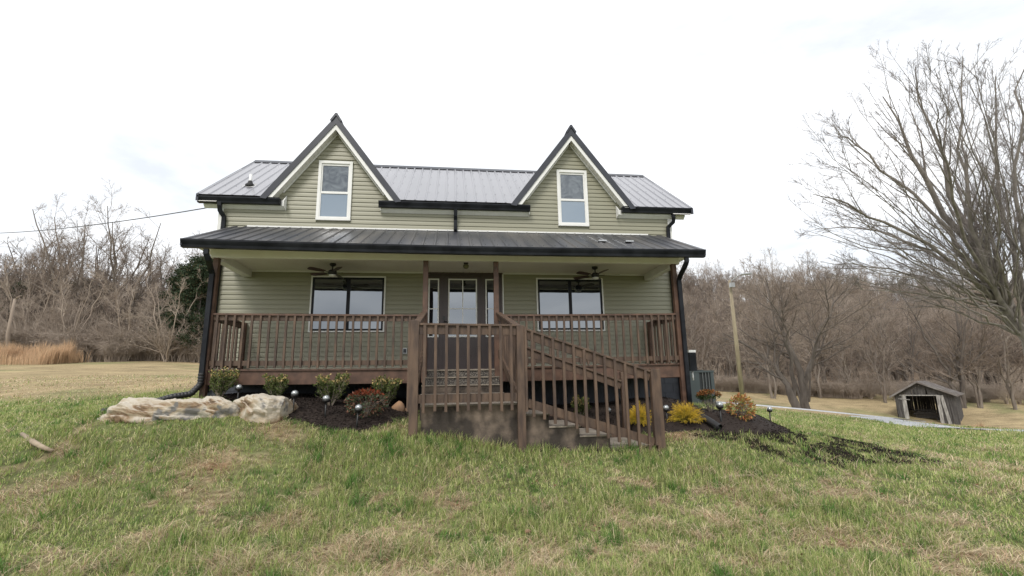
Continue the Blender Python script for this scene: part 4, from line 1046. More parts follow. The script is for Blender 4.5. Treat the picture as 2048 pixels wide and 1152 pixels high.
boulder('boulder', [(440, 815), (450, 801), (468, 794), (500, 793), (540, 798), (562, 802), (581, 814)], [(440, 838), (470, 846), (500, 851), (530, 853), (556, 848), (581, 832)], -1.25, .7,
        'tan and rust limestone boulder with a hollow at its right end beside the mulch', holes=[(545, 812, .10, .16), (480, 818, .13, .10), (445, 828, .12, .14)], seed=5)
def stone(px, py, r, lab, m='rockorange', name='stone', Y=None):
    g = G(px, py) if Y is None else at(px, py, Y)
    k, j = 14, 9; V = []
    for a in range(j):
        for b_ in range(k):
            th = math.pi * a / (j - 1); ph = 2 * math.pi * b_ / k; V.append((math.sin(th) * math.cos(ph), math.sin(th) * math.sin(ph), math.cos(th)))
    V = np.array(V); V = V * (1 + .5 * fnoise3(V * 1.0 + px, .8, int(px)))[:, None] * np.array(r)
    F_ = [(a*k+b_, a*k+(b_+1) % k, (a+1)*k+(b_+1) % k, (a+1)*k+b_) for a in range(j-1) for b_ in range(k)]
    o = link(name, npmesh(name, V, np.array(F_), M[m])); o.location = (g[0], g[1], hz(g[0], g[1])[0] + r[2] * .3)
    return tag(o, lab, 'stone')
stone(797, 824, (.10, .09, .12), 'small orange stone at the foot of the stair post')
stone(818, 824, (.13, .08, .06), 'flat brown stone lying under the porch edge beside the stair post')
stone(672, 840, (.05, .04, .03), 'small pale pebble on the mulch bed', 'stick')
def limb(name, pts, r, lab, cat, m='stick', k=8):
    mb = MB(); mb.tube(pts, r, k); return tag(mb.build(name, M[m]), lab, cat)
a_ = G(42, 880); b_ = G(65, 897); c_ = G(82, 907); d_ = G(103, 914)
limb('fallen_branch', [a_ + [0,0,.10], b_ + [0,0,.085], c_ + [0,0,.085], d_ + [0,0,.08]], [.028, .036, .032, .020], 'curved pale dead branch lying in the grass at the left', 'branch')
a_ = G(1440, 960); b_ = G(1455, 958); c_ = G(1480, 956); d_ = G(1508, 953)
limb('wood_chunk', [a_ + [0,0,.01], b_ + [0,0,.02], c_ + [0,0,.022], d_ + [0,0,.02]], [.012, .028, .022, .008], 'weathered chunk of dead wood lying in the lawn on the right', 'branch')
a_ = G(1056, 1071); limb('wood_chunk', [a_ + [-.03,0,.03], a_ + [0,0,.04], a_ + [.04,.02,.03]], [.012, .02, .01], 'tiny reddish wood bit lying in the centre foreground grass', 'branch', 'rockorange')

# ============================================================ PLANTS
def leafmesh(name, P, Nrm, size, cols, m, aspect=.5):
    """one folded leaf quad per point"""
    n_ = len(P); d = Nrm / (np.linalg.norm(Nrm, axis=1, keepdims=True) + 1e-9)
    t_ = rng.normal(size=(n_, 3)); s_ = np.cross(d, t_); s_ /= np.linalg.norm(s_, axis=1, keepdims=True) + 1e-9
    size = np.broadcast_to(size, n_)[:, None]; nn = np.cross(d, s_)
    V = np.stack([P, P + d * size * .5 + s_ * size * aspect * .5 + nn * size * .08, P + d * size, P + d * size * .5 - s_ * size * aspect * .5 + nn * size * .08], 1).reshape(-1, 3)
    F_ = np.arange(n_ * 4).reshape(-1, 4)
    me = npmesh(name, V, F_, m); tint(me, np.repeat(cols, 4, 0)); return me
M['leaf'] = attr_mat('leaves', .5, .25)
M['needle'] = attr_mat('needles', .7, .15)
M['blade'] = attr_mat('grass_blades', .6, .30)
def grow(par, prad, m, lr, ang, npts, wig, up, rr, t0=.3, t1=1.0, rmin=.002, taper=.25, lenfall=.5, seed=None, equal=True):
    """children branches of parent polylines par (B,n,3), prad (B,n)"""
    B, n_, _ = par.shape
    m_ = np.broadcast_to(m, B); idx = np.repeat(np.arange(B), m_); K = len(idx)
    if K == 0: return np.zeros((0, npts, 3)), np.zeros((0, npts))
    t = t0 + (t1 - t0) * rng.random(K)
    f = t * (n_ - 1); i = np.minimum(f.astype(int), n_ - 2); fr = (f - i)[:, None]
    p = par[idx, i] * (1 - fr) + par[idx, i + 1] * fr
    r = prad[idx, i] * (1 - fr[:, 0]) + prad[idx, i + 1] * fr[:, 0]
    d = par[idx, i + 1] - par[idx, i]; d /= np.linalg.norm(d, axis=1, keepdims=True) + 1e-9
    a = rng.normal(size=(K, 3)); a -= d * (a * d).sum(1, keepdims=True); a /= np.linalg.norm(a, axis=1, keepdims=True)
    th = np.radians(ang * (.7 + .6 * rng.random(K)))[:, None]
    dd = d * np.cos(th) + a * np.sin(th)
    plen = np.linalg.norm(np.diff(par, axis=1), axis=2).sum(1)[idx]
    L = plen * (lr[0] + (lr[1] - lr[0]) * rng.random(K)) * (1 - lenfall * (t - t0) / (t1 - t0 + 1e-9))
    R0 = np.minimum(r * rr, r * .95); R0 = np.maximum(R0, rmin)
    pts = np.zeros((K, npts, 3)); pts[:, 0] = p; st_ = (L / (npts - 1))[:, None]
    for k in range(1, npts):
        dd = dd + rng.normal(size=(K, 3)) * wig; dd[:, 2] += up
        dd /= np.linalg.norm(dd, axis=1, keepdims=True); pts[:, k] = pts[:, k-1] + dd * st_
    tp = np.linspace(1, taper, npts)[None]
    return pts, np.maximum(R0[:, None] * tp, rmin * .6)
def tubes(groups, k):
    """vectorised prisms for groups [(pts,rad)]"""
    Vs, Fs, o = [], [], 0
    for (P, R_) in groups:
        B, n_, _ = P.shape
        if B == 0: continue
        d = np.empty_like(P); d[:, 1:-1] = P[:, 2:] - P[:, :-2]; d[:, 0] = P[:, 1] - P[:, 0]; d[:, -1] = P[:, -1] - P[:, -2]
        d /= np.linalg.norm(d, axis=2, keepdims=True) + 1e-9
        ref = np.where(np.abs(d[:, :1, 2:3]) > .8, np.array([1., 0, 0]), np.array([0, 0, 1.])); ref = np.broadcast_to(ref, d.shape)
        u = np.cross(d, ref); u /= np.linalg.norm(u, axis=2, keepdims=True) + 1e-9; v = np.cross(d, u)
        an = 2 * np.pi * np.arange(k) / k
        ring = P[:, :, None] + R_[:, :, None, None] * (u[:, :, None] * np.cos(an)[:, None] + v[:, :, None] * np.sin(an)[:, None])
        V = ring.reshape(-1, 3); id_ = np.arange(B * n_ * k).reshape(B, n_, k) + o; nx_ = np.roll(id_, -1, 2)
        Fs.append(np.stack([id_[:, :-1], nx_[:, :-1], nx_[:, 1:], id_[:, 1:]], -1).reshape(-1, 4)); Vs.append(V); o += len(V)
    return np.concatenate(Vs), np.concatenate(Fs)
def tubemesh(name, groups, k, m): V, F_ = tubes(groups, k); return npmesh(name, V, F_, m, True)
def smoothline(pts, n_):
    pts = np.array(pts, float); t = np.linspace(0, len(pts) - 1, n_)
    out = np.stack([np.interp(t, np.arange(len(pts)), pts[:, a]) for a in range(3)], 1)
    for _ in range(2): out[1:-1] = (out[:-2] + 2 * out[1:-1] + out[2:]) / 4
    return out

# --- boxwoods
def boxwood(px, py, w_, h_, lab, seed, Y=None):
    g = G(px, py) if Y is None else at(px, py, Y); g[2] = hz(g[0], g[1])[0]
    r = tag(empty('boxwood_shrub', g), lab, 'shrub', 'boxwoods along the porch')
    st_ = []
    for k in range(26):
        a = rng.random() * 6.28; l_ = .25 + .75 * rng.random(); e_ = np.array([math.cos(a) * w_ * .5 * l_, math.sin(a) * w_ * .5 * l_, h_ * (.78 + .22 * rng.random())])
        st_.append(smoothline([(0, 0, -.02), e_ * [.35, .35, .4], e_ * [.8, .8, .75], e_], 6))
    P = np.array(st_); R_ = np.broadcast_to(np.linspace(.006, .002, 6), (len(P), 6))
    c1 = grow(P, R_, 9, (.25, .45), 32, 5, .12, .12, .7, .25, 1, .0015)
    link('stem', tubemesh('stem', [(P, R_), c1], 4, M['twigpale']), r)
    Q = []; D = []
    for (A, _) in (c1, (P, R_)):
        for rep in range(10):
            t = rng.random(len(A)) ** .7 * (A.shape[1] - 1.01); i = t.astype(int); f = (t - i)[:, None]; ar = np.arange(len(A))
            Q.append(A[ar, i] * (1 - f) + A[ar, i+1] * f); D.append((A[ar, i+1] - A[ar, i]) * 8 + rng.normal(size=(len(A), 3)) * .45)
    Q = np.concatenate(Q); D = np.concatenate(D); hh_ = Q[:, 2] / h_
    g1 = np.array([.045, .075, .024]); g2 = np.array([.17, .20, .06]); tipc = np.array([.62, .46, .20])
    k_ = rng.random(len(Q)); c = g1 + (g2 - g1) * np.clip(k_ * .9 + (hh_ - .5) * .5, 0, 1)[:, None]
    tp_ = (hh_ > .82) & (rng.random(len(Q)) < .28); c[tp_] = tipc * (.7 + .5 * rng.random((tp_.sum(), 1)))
    link('foliage', leafmesh('foliage', Q, D, .030 + .020 * rng.random(len(Q)), c, M['leaf'], .55), r)
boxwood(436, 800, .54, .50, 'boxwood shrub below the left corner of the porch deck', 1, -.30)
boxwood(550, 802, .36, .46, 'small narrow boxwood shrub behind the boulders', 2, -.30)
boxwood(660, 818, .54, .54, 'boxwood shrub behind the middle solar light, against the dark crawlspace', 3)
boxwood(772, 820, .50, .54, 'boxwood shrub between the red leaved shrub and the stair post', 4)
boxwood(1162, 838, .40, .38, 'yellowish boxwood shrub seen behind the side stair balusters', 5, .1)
# --- nandina style leafy shrubs
def leafy(px, py, w_, h_, lab, pal, cat_name='nandina_shrub', n=900, stemh=.0, size=.05, Y=None, topred=None):
    g = G(px, py) if Y is None else at(px, py, Y); g[2] = hz(g[0], g[1])[0]
    r = tag(empty(cat_name, g), lab, 'shrub')
    P = []
    for k in range(14):
        a = rng.random() * 6.28; l_ = rng.random() ** .5; e_ = np.array([math.cos(a) * w_ * .5 * l_, math.sin(a) * w_ * .5 * l_, h_ * (1 - .35 * l_ ** 2) * (.85 + .15 * rng.random())])
        P.append(smoothline([(0, 0, -.02), (e_[0] * .15, e_[1] * .15, h_ * .35), (e_[0] * .7, e_[1] * .7, e_[2] * .85), e_], 6))
    P = np.array(P); R_ = np.broadcast_to(np.linspace(.007, .002, 6), (len(P), 6))
    c1 = grow(P, R_, 6, (.25, .4), 50, 5, .15, .02, .6, .35, 1, .0015)
    link('stem', tubemesh('stem', [(P, R_), c1], 4, M['bark']), r)
    cl = []
    while len(cl) < n:
        v = rng.normal(size=3); v /= np.linalg.norm(v); v *= (.55 + .45 * rng.random() ** .5)
        q = np.array([v[0] * w_ * .5, v[1] * w_ * .5, h_ * (.55 + stemh * .5) + v[2] * h_ * (.45 - stemh * .5)])
        if vnoise([q[0] * 3 + px], [q[2] * 3 + q[1] * 2], .25, 60)[0] > .36: cl.append(q)
    Q = np.array(cl); D = Q - np.array([0, 0, h_ * .35]); D = D / np.linalg.norm(D, axis=1, keepdims=True) + rng.normal(size=Q.shape) * .5; D[:, 2] -= .25
    pal = np.array(pal); c = pal[rng.integers(0, len(pal), len(Q))] * (.7 + .6 * rng.random((len(Q), 1)))
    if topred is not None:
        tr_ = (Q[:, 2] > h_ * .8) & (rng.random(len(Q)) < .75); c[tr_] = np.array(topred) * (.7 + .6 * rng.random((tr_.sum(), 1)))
    link('foliage', leafmesh('foliage', Q, D, size * (.7 + .6 * rng.random(len(Q))), c, M['leaf'], .42), r)
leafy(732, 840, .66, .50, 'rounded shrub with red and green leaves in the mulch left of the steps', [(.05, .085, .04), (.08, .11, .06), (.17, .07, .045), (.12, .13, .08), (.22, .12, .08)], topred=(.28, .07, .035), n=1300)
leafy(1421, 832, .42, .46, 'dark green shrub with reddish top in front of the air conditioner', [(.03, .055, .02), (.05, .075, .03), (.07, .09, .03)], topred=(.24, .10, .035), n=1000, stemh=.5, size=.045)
leafy(1484, 846, .46, .50, 'orange and yellow leaved shrub in front of the utility pole', [(.42, .19, .07), (.45, .25, .09), (.38, .30, .09), (.24, .27, .08), (.46, .17, .08)], n=800, size=.06)
# --- golden thread cypress
def golden(px, py, w_, h_, lab, Y=None):
    g = G(px, py) if Y is None else at(px, py, Y); g[2] = hz(g[0], g[1])[0]
    r = tag(empty('golden_cypress', g), lab, 'shrub', 'golden thread cypresses in the right bed')
    n_ = 330; a = rng.random(n_) * 6.28; e = np.arccos(1 - rng.random(n_) * .95); L = .62 + .50 * rng.random(n_)
    d = np.stack([np.cos(a) * np.sin(e) * w_ * .5, np.sin(a) * np.sin(e) * w_ * .5, np.cos(e) * h_], 1) * L[:, None]
    t = np.linspace(0, 1, 7)[None, :, None]; P = d[:, None] * t; P[:, :, 2] += .02 + (-.10 * (t[..., 0] ** 3) + .10 * t[..., 0]) * (1 + 0 * d[:, None, 2])
    P += rng.normal(size=P.shape) * .008 * t
    R_ = np.broadcast_to(np.linspace(.003, .0018, 7), (n_, 7))
    c1 = grow(P, R_, 10, (.16, .32), 30, 4, .10, -.10, .9, .45, 1, .0018)
    link('stem', tubemesh('stem', [(P[:60], R_[:60])], 4, M['bark']), r)
    V, F_ = tubes([(P[60:], R_[60:]), c1], 3)
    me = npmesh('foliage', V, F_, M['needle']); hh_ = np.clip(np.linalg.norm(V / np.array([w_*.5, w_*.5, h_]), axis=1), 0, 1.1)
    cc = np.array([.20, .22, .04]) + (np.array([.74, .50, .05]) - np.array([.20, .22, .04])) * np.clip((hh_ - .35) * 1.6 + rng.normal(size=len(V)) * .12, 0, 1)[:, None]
    tint(me, cc); link('foliage', me, r)
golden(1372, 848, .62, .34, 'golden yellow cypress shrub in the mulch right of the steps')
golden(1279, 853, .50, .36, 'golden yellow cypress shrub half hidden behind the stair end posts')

# --- mulch beds
def mulch(name, poly, lab, hgt, n):
    P = np.array(poly)[:, :2]; lo, hi = P.min(0) - .1, P.max(0) + .1
    nx_, ny_ = int((hi[0]-lo[0]) / .06), int((hi[1]-lo[1]) / .06)
    X_, Y_ = np.meshgrid(np.linspace(lo[0], hi[0], nx_), np.linspace(lo[1], hi[1], ny_)); x, y = X_.ravel(), Y_.ravel()
    _, sd = poly_mask(x, y, poly)
    z = hz(x, y) + np.where(sd > 0, .012 + hgt * sm(0, .6, sd), -.05 + sd * .1) + (vnoise(x, y, .09, 71) - .5) * .014
    id_ = np.arange(len(x)).reshape(ny_, nx_); F_ = np.stack([id_[:-1, :-1], id_[:-1, 1:], id_[1:, 1:], id_[1:, :-1]], -1).reshape(-1, 4)
    keep = (sd[F_] > -.1).all(1); F_ = F_[keep]
    # chips
    cx = lo[0] + (hi[0]-lo[0]) * rng.random(n * 3); cy = lo[1] + (hi[1]-lo[1]) * rng.random(n * 3); _, sc_ = poly_mask(cx, cy, poly)
    k = sc_ > -.12 * rng.random(len(cx)); cx, cy, sc_ = cx[k][:n], cy[k][:n], sc_[k][:n]
    cz = hz(cx, cy) + np.where(sc_ > 0, .02 + hgt * sm(0, .6, sc_), .01)
    Cp = np.c_[cx, cy, cz]; d = rng.normal(size=Cp.shape) * [1, 1, .35]; d /= np.linalg.norm(d, axis=1, keepdims=True); s_ = np.cross(d, rng.normal(size=Cp.shape)); s_ /= np.linalg.norm(s_, axis=1, keepdims=True)
    L = (.008 + .022 * rng.random(len(Cp)))[:, None]; W_ = L * .3
    CV = np.stack([Cp - d*L, Cp + s_*W_, Cp + d*L, Cp - s_*W_], 1).reshape(-1, 3); CF = np.arange(len(CV)).reshape(-1, 4) + len(x)
    V = np.r_[np.c_[x, y, z], CV]
    base = np.array([.026, .019, .016]); c = np.r_[np.tile(base, (len(x), 1)), np.repeat(base * (.6 + 2.0 * rng.random((len(Cp), 1)) ** 3), 4, 0)]
    me = npmesh(name, V, [F_, CF], M['mulchm']); tint(me, c); return tag(link(name, me), lab, 'mulch', kind='stuff')
M['mulchm'] = attr_mat('dark_mulch', .9)
mulch('mulch', BED_L, 'dark mulch bed left of the steps', .05, 16000)
mulch('mulch', BED_R, 'dark mulch bed right of the steps', .10, 26000)
# loose mulch washed out over the lawn
spl = np.array(SPILL)[:, :2]; lo, hi = spl.min(0), spl.max(0); n_ = 170000
cx = lo[0] + (hi[0]-lo[0]) * rng.random(n_); cy = lo[1] + (hi[1]-lo[1]) * rng.random(n_); _, sd_ = poly_mask(cx, cy, SPILL)
k = (sd_ > 0) & ((vnoise(cx, cy, .35, 41) * .6 + vnoise(cx, cy, .12, 42) * .4) > .36 + .3 * rng.random(n_)); k &= rng.random(n_) < np.clip(sd_ * 2.2, .08, .75); cx, cy = cx[k], cy[k]
Cp = np.c_[cx, cy, hz(cx, cy) + .012 + .02 * rng.random(len(cx))]; d = rng.normal(size=Cp.shape) * [1, 1, .3]; d /= np.linalg.norm(d, axis=1, keepdims=True); s_ = np.cross(d, rng.normal(size=Cp.shape)); s_ /= np.linalg.norm(s_, axis=1, keepdims=True)
L = (.006 + .014 * rng.random(len(Cp)))[:, None]; CV = np.stack([Cp - d*L, Cp + s_*L*.45, Cp + d*L, Cp - s_*L*.45], 1).reshape(-1, 3)
me = npmesh('loose_mulch', CV, np.arange(len(CV)).reshape(-1, 4), M['mulchm']); tint(me, np.repeat(np.array([.022, .017, .014]) * (.6 + 1.6 * rng.random((len(Cp), 1)) ** 3), 4, 0))
tag(link('loose_mulch', me), 'dark mulch washed out over the lawn on the right', 'mulch', kind='stuff')

# --- lawn blades
def lawn():
    N = 820000
    u = rng.random(N); D = np.exp(np.log(2.6) + (np.log(34) - np.log(2.6)) * u ** .93)
    A = (rng.random(N) - .5) * rad(116) ; yaw = math.atan2(FW[0], FW[1])
    x = CAM[0] + D * np.sin(yaw + A); y = CAM[1] + D * np.cos(yaw + A)
    # clump: pull blades towards tuft centres
    ts = .05 + .012 * D
    gx_ = np.round(x / ts); gy_ = np.round(y / ts); jx = np.sin(gx_ * 127.1 + gy_ * 311.7) * 43758.5453; jy = np.sin(gx_ * 269.5 + gy_ * 183.3) * 43758.5453
    jx -= np.floor(jx); jy -= np.floor(jy); cxx = (gx_ + jx - .5) * ts; cyy = (gy_ + jy - .5) * ts
    pull = .45 * rng.random(N); x = x + (cxx - x) * pull; y = y + (cyy - y) * pull
    s = straw(x, y); f = field(x, y)
    _, bl = poly_mask(x, y, BED_L); _, br = poly_mask(x, y, BED_R); ms, _ = poly_mask(x, y, SPILL, .3)
    dirty = ms * sm(.36, .52, vnoise(x, y, .35, 41) * .6 + vnoise(x, y, .12, 42) * .4)
    dens = 1 - .30 * s
    keep = rng.random(N) < dens
    keep &= (bl < -.02 - .06 * rng.random(N)) & (br < -.02 - .1 * rng.random(N)) & (rng.random(N) > dirty * .50) & (rng.random(N) > f * .75)
    keep &= ~((np.abs(x) < 5.2) & (y > .15) & (y < 6.6)) & ~((x > -.75) & (x < 3.05) & (y > YL + .07) & (y < .1))
    x, y, s, f, D = x[keep], y[keep], s[keep], f[keep], D[keep]; n_ = len(x)
    z = hz(x, y) - .004
    tall = sm(.35, .8, vnoise(x, y, .45, 15) * .7 + vnoise(x, y, .14, 16) * .3)
    # longer, unmown grass against the landing and posts
    edge = np.exp(-((y - YL - .02) / .16) ** 2) * ((x > -.95) & (x < 3.3))
    h = (.040 + .085 * rng.random(n_) ** 1.5) * (.60 + .85 * tall + .35 * sm(.58, .80, vnoise(x, y, .11, 17) * .6 + vnoise(x, y, .30, 18) * .4)) * (1 - .25 * f) + edge * .07 * rng.random(n_)
    isstraw = rng.random(n_) < np.clip(.16 + s * .70 + f * .6, 0, .95)
    lean = np.where(isstraw, .9 + 1.4 * rng.random(n_) + s * 1.2, .25 + .9 * rng.random(n_))
    h = np.where(isstraw, h * (.85 + .35 * s + .5 * rng.random(n_) ** 3), h)
    a = rng.random(n_) * 2 * np.pi; a = np.where(isstraw, a * .8 + vnoise(x, y, .15, 55) * 6.28, a)
    wd = (.0012 + .0012 * rng.random(n_)) * np.maximum(1, (D / 4.2)) ** .85
    dx, dy = np.cos(a), np.sin(a)
    px_, py_ = -dy, dx
    ln = np.minimum(lean, 2.6)
    def lvl(t, wf_):
        cz = h * (t - .22 * t * t * np.minimum(ln, 2.2)); cz = np.maximum(cz, .004 + .01 * t)
        off = h * ln * (t ** 1.6) * .75
        bx, by = x + dx * off, y + dy * off
        return np.stack([bx - px_ * wd * wf_, by - py_ * wd * wf_, z + cz], 1), np.stack([bx + px_ * wd * wf_, by + py_ * wd * wf_, z + cz], 1)
    a0, b0 = lvl(0, 1.0); a1, b1 = lvl(.55, .85); tp, _ = lvl(1.0, .0)
    V = np.stack([a0, b0, b1, a1, tp], 1).reshape(-1, 3)
    i = np.arange(n_)[:, None] * 5
    Q = np.concatenate([i, i+1, i+2, i+3], 1); T = np.concatenate([i+3, i+2, i+4], 1)
    r = rng.random((n_, 1)); lush = tall[:, None]
    gA = np.array([.160, .250, .060]); gB = np.array([.40, .46, .15]); gC = np.array([.54, .53, .25])
    c = gA + (gB - gA) * r; m2 = rng.random((n_, 1)) < .26; c = np.where(m2, gC * (.8 + .4 * r), c)
    tuft = sm(.58, .80, vnoise(x, y, .11, 17) * .6 + vnoise(x, y, .30, 18) * .4)[:, None]; c = c * (1.10 - .16 * lush); c = c * (1 - tuft) + np.array([.085, .185, .035]) * (.7 + .8 * r) * tuft; c = np.where(rng.random((n_, 1)) < .3, c * .80, c)
    stc = np.array([.70, .59, .40]) * (.50 + .65 * rng.random((n_, 1))); st2 = np.array([.56, .40, .26]) * (.6 + .6 * rng.random((n_, 1)))
    stc = np.where(rng.random((n_, 1)) < .35, st2, stc)
    c = np.where(isstraw[:, None], stc, c)
    me = npmesh('grass', V, [Q, T], M['blade']); tint(me, np.repeat(c, 5, 0))
    return tag(link('grass', me), 'patchy green and straw coloured winter lawn in front of the house', 'grass', kind='stuff')
lawn()
# fallen leaves and dry thatch bits lying on the turf
n_ = 2600; D_ = np.exp(np.log(2.8) + 1.35 * rng.random(n_)); A_ = (rng.random(n_) - .5) * rad(112) + math.atan2(FW[0], FW[1])
lx, ly = CAM[0] + D_ * np.sin(A_), CAM[1] + D_ * np.cos(A_); k = (ly < YL - .1) | (np.abs(lx) > 5.5); k &= (rng.random(n_) < .25 + .75 * straw(lx, ly)); k &= ly < 3
lx, ly = lx[k], ly[k]; Q = np.c_[lx, ly, hz(lx, ly) + .02 + .03 * rng.random(len(lx))]; Dn = rng.normal(size=Q.shape) * [1, 1, .35]
tag(link('fallen_leaves', leafmesh('fallen_leaves', Q, Dn, .018 + .030 * rng.random(len(Q)), np.array([.26, .16, .10]) * (.45 + .9 * rng.random((len(Q), 1))), M['leaf'], .6)), 'small brown fallen leaves scattered over the lawn', 'leaves', kind='stuff')

# ============================================================ TREES
def bare_tree(name, g, trunk_lines, trunk_r, levels, label, group=None, mb_='bark', mt='twig', nsplit=1, rz=0, scale=1.0):
    """trunk_lines: list of polylines in local coordinates; levels: list of dicts for grow()"""
    root = tag(empty(name, g, rz), label, 'tree', group); root.scale = (scale,) * 3
    P = np.array([smoothline(t, 12) for t in trunk_lines]); R_ = np.array([np.linspace(r0, r1, 12) for r0, r1 in trunk_r])
    P[:, 1:-1] += rng.normal(size=P[:, 1:-1].shape) * .03 * np.linalg.norm(P[:, -1] - P[:, 0], axis=1)[:, None, None] * .25
    groups = [(P, R_)]; cur = (P, R_)
    allg = [cur]
    for L in levels:
        L = dict(L); src = L.pop('src', -1); cur = grow(*allg[src], **L); allg.append(cur)
        if L.get('both'): pass
    t = link('trunk', tubemesh('trunk', allg[:1 + nsplit], 8, M[mb_]), root)
    c = link('crown', tubemesh('crown', allg[1 + nsplit:], 3, M[mt]), root)
    return root
def ghz(px, py, D):
    p = dep(px, py, D); return np.array([p[0], p[1], hz(p[0], p[1])[0]])
# big spreading tree at the drive
g = ghz(1607, 816, 34); s_ = 34 / F_PX
def loc(px, py, dy=0):           # offset from (1607,816) on the plane of the tree, dy metres deeper
    return np.array([(px - 1607) * s_, dy, (816 - py) * s_])
bare_tree('spreading_tree', g, [
    [loc(1594, 818), loc(1584, 790), loc(1564, 740), loc(1528, 690, .8), loc(1470, 660, 1)],
    [loc(1598, 818), loc(1590, 780), loc(1572, 700, -1), loc(1540, 640, -2), loc(1510, 590, -2)],
    [loc(1619, 818, .3), loc(1617, 770), loc(1610, 700, .5), loc(1590, 620, 1.2), loc(1580, 540, 1)],
    [loc(1616, 818, .3), loc(1620, 760), loc(1650, 705, .5), loc(1700, 680, .6), loc(1760, 660, 1)],
    [loc(1618, 818, .3), loc(1622, 740, -.3), loc(1640, 670, -1), loc(1680, 600, -1.4), loc(1720, 560, -2)],
    [loc(1612, 800, .4), loc(1622, 700, 1.5), loc(1630, 610, 3), loc(1640, 530, 4)],
    [loc(1612, 800, -.4), loc(1600, 700, -2), loc(1600, 640, -4), loc(1570, 600, -5)]],
    [(.30, .03), (.16, .025), (.30, .03), (.17, .025), (.14, .025), (.10, .025), (.08, .02)],
    [dict(m=10, lr=(.30, .55), ang=48, npts=9, wig=.12, up=.05, rr=.5, t0=.38, rmin=.016),
     dict(m=8, lr=(.35, .6), ang=45, npts=7, wig=.13, up=.04, rr=.55, t0=.15, rmin=.010),
     dict(m=7, lr=(.4, .7), ang=42, npts=5, wig=.14, up=.04, rr=.6, t0=.1, rmin=.007),
     dict(m=4, lr=(.4, .8), ang=38, npts=3, wig=.16, up=.02, rr=.8, t0=.1, rmin=.005)],
    'large bare spreading tree with several low limbs standing just beyond the gravel drive', nsplit=2, mb_='barkdark')
# the tall leaning tree at the right edge
DT = 21.0; g = ghz(2110, 862, DT); s_ = DT / F_PX; bx, by = 2110, 862
off = g - dep(bx, by, DT)
def loc2(px, py, dy=0):
    return dep(px, py, DT + dy) - dep(bx, by, DT)
root_l = []
for pts in ([(2110, 870, 0), (2075, 745, 0), (2045, 670, 0), (1990, 590, 0), (1930, 480, .3), (1860, 370, .5), (1800, 270, .6), (1765, 190, .8)],
            [(2112, 870, 0), (2085, 745, 0), (2058, 680, .1), (1995, 560, .4), (1935, 430, .6), (1880, 320, .8), (1850, 230, .9), (1830, 130, 1)],
            [(2045, 670, 0), (2000, 590, -.3), (1950, 480, -.6), (1925, 370, -.9), (1918, 250, -1), (1925, 110, -1)],
            [(2000, 600, 0), (1930, 540, -.5), (1840, 475, -1), (1740, 425, -1.3), (1660, 400, -1.5), (1625, 385, -1.6)],
            [(1985, 580, .2), (1900, 520, .8), (1800, 470, 1.2), (1700, 450, 1.4), (1630, 455, 1.5)],
            [(2000, 600, 0), (1930, 575, .2), (1830, 545, .4), (1730, 530, .5), (1640, 520, .5)],
            [(1960, 540, .3), (1870, 430, .5), (1780, 340, 1), (1700, 280, 1.3), (1670, 250, 1.5)],
            [(2085, 745, 0), (2040, 560, .2), (2010, 430, .4), (1985, 300, .5), (1990, 150, .6)],
            [(2085, 745, 0), (2070, 560, -.6), (2045, 400, -1), (2030, 270, -1), (2050, 130, -1)],
            [(2105, 760, 0), (2120, 560, 0), (2110, 400, 0), (2100, 240, 0), (2130, 110, 0)],
            [(2110, 760, 0), (2180, 600, .5), (2260, 450, .8), (2330, 330, 1)],
            [(1975, 560, -.4), (1900, 400, -2), (1880, 280, -3), (1870, 200, -3.6)],
            [(2000, 600, .4), (1940, 440, 2.2), (1930, 300, 3.2), (1945, 200, 4)],
            [(1990, 600, -.2), (1900, 590, -1), (1800, 580, -1.4), (1720, 575, -1.8)]):
    root_l.append([loc2(*p) for p in pts])
rr_ = [(.30, .018), (.22, .018), (.13, .016), (.10, .012), (.08, .012), (.075, .010), (.09, .012), (.13, .018), (.13, .018), (.20, .02), (.16, .02), (.08, .012), (.08, .012), (.06, .010)]
hubs = [(2045, 670), (2015, 620), (1985, 580), (1960, 540), (2040, 640), (2070, 720)]
env = [(1640, 560), (1650, 520), (1640, 475), (1650, 430), (1655, 385), (1670, 335), (1685, 300), (1705, 262), (1730, 230), (1760, 205), (1790, 185), (1815, 165), (1845, 150), (1880, 140), (1905, 135), (1935, 130), (1960, 140), (1990, 150), (2015, 140), (2040, 160), (2070, 160), (2100, 170)]
for k, (ex, ey) in enumerate(env):
    for rep in range(2):
        hx, hy = hubs[(k * 2 + rep) % 3 + (3 if ex > 1900 and rep else 0)]
        ex2, ey2 = ex + random.uniform(-25, 30), ey + random.uniform(-18, 30); dz = random.uniform(-4.5, 4.5)
        bend = -.10 * abs(ex2 - hx) if ey > 330 else 0
        mx_, my_ = (hx + ex2) / 2 + (40 if ey < 330 else 0), (hy + ey2) / 2 + (25 if ey < 330 else 0) + bend * .4
        root_l.append([loc2(hx, hy, 0), loc2((hx * 2 + mx_) / 3 , (hy * 2 + my_) / 3, dz * .25), loc2(mx_, my_, dz * .6), loc2(ex2, ey2, dz)])
        rr_.append((random.uniform(.038, .065), .009))
bare_tree('leaning_tree', g, root_l, rr_,
    [dict(m=9, lr=(.16, .32), ang=25, npts=8, wig=.05, up=.03, rr=.5, t0=.30, rmin=.010, lenfall=.5),
     dict(m=7, lr=(.28, .50), ang=32, npts=6, wig=.07, up=.02, rr=.55, t0=.12, rmin=.0062),
     dict(m=9, lr=(.3, .6), ang=38, npts=4, wig=.10, up=.01, rr=.6, t0=.1, rmin=.0042)],
    'tall bare tree with leaning grey trunk and sweeping limbs at the right edge', nsplit=1, mb_='barkgrey', mt='twiggrey')
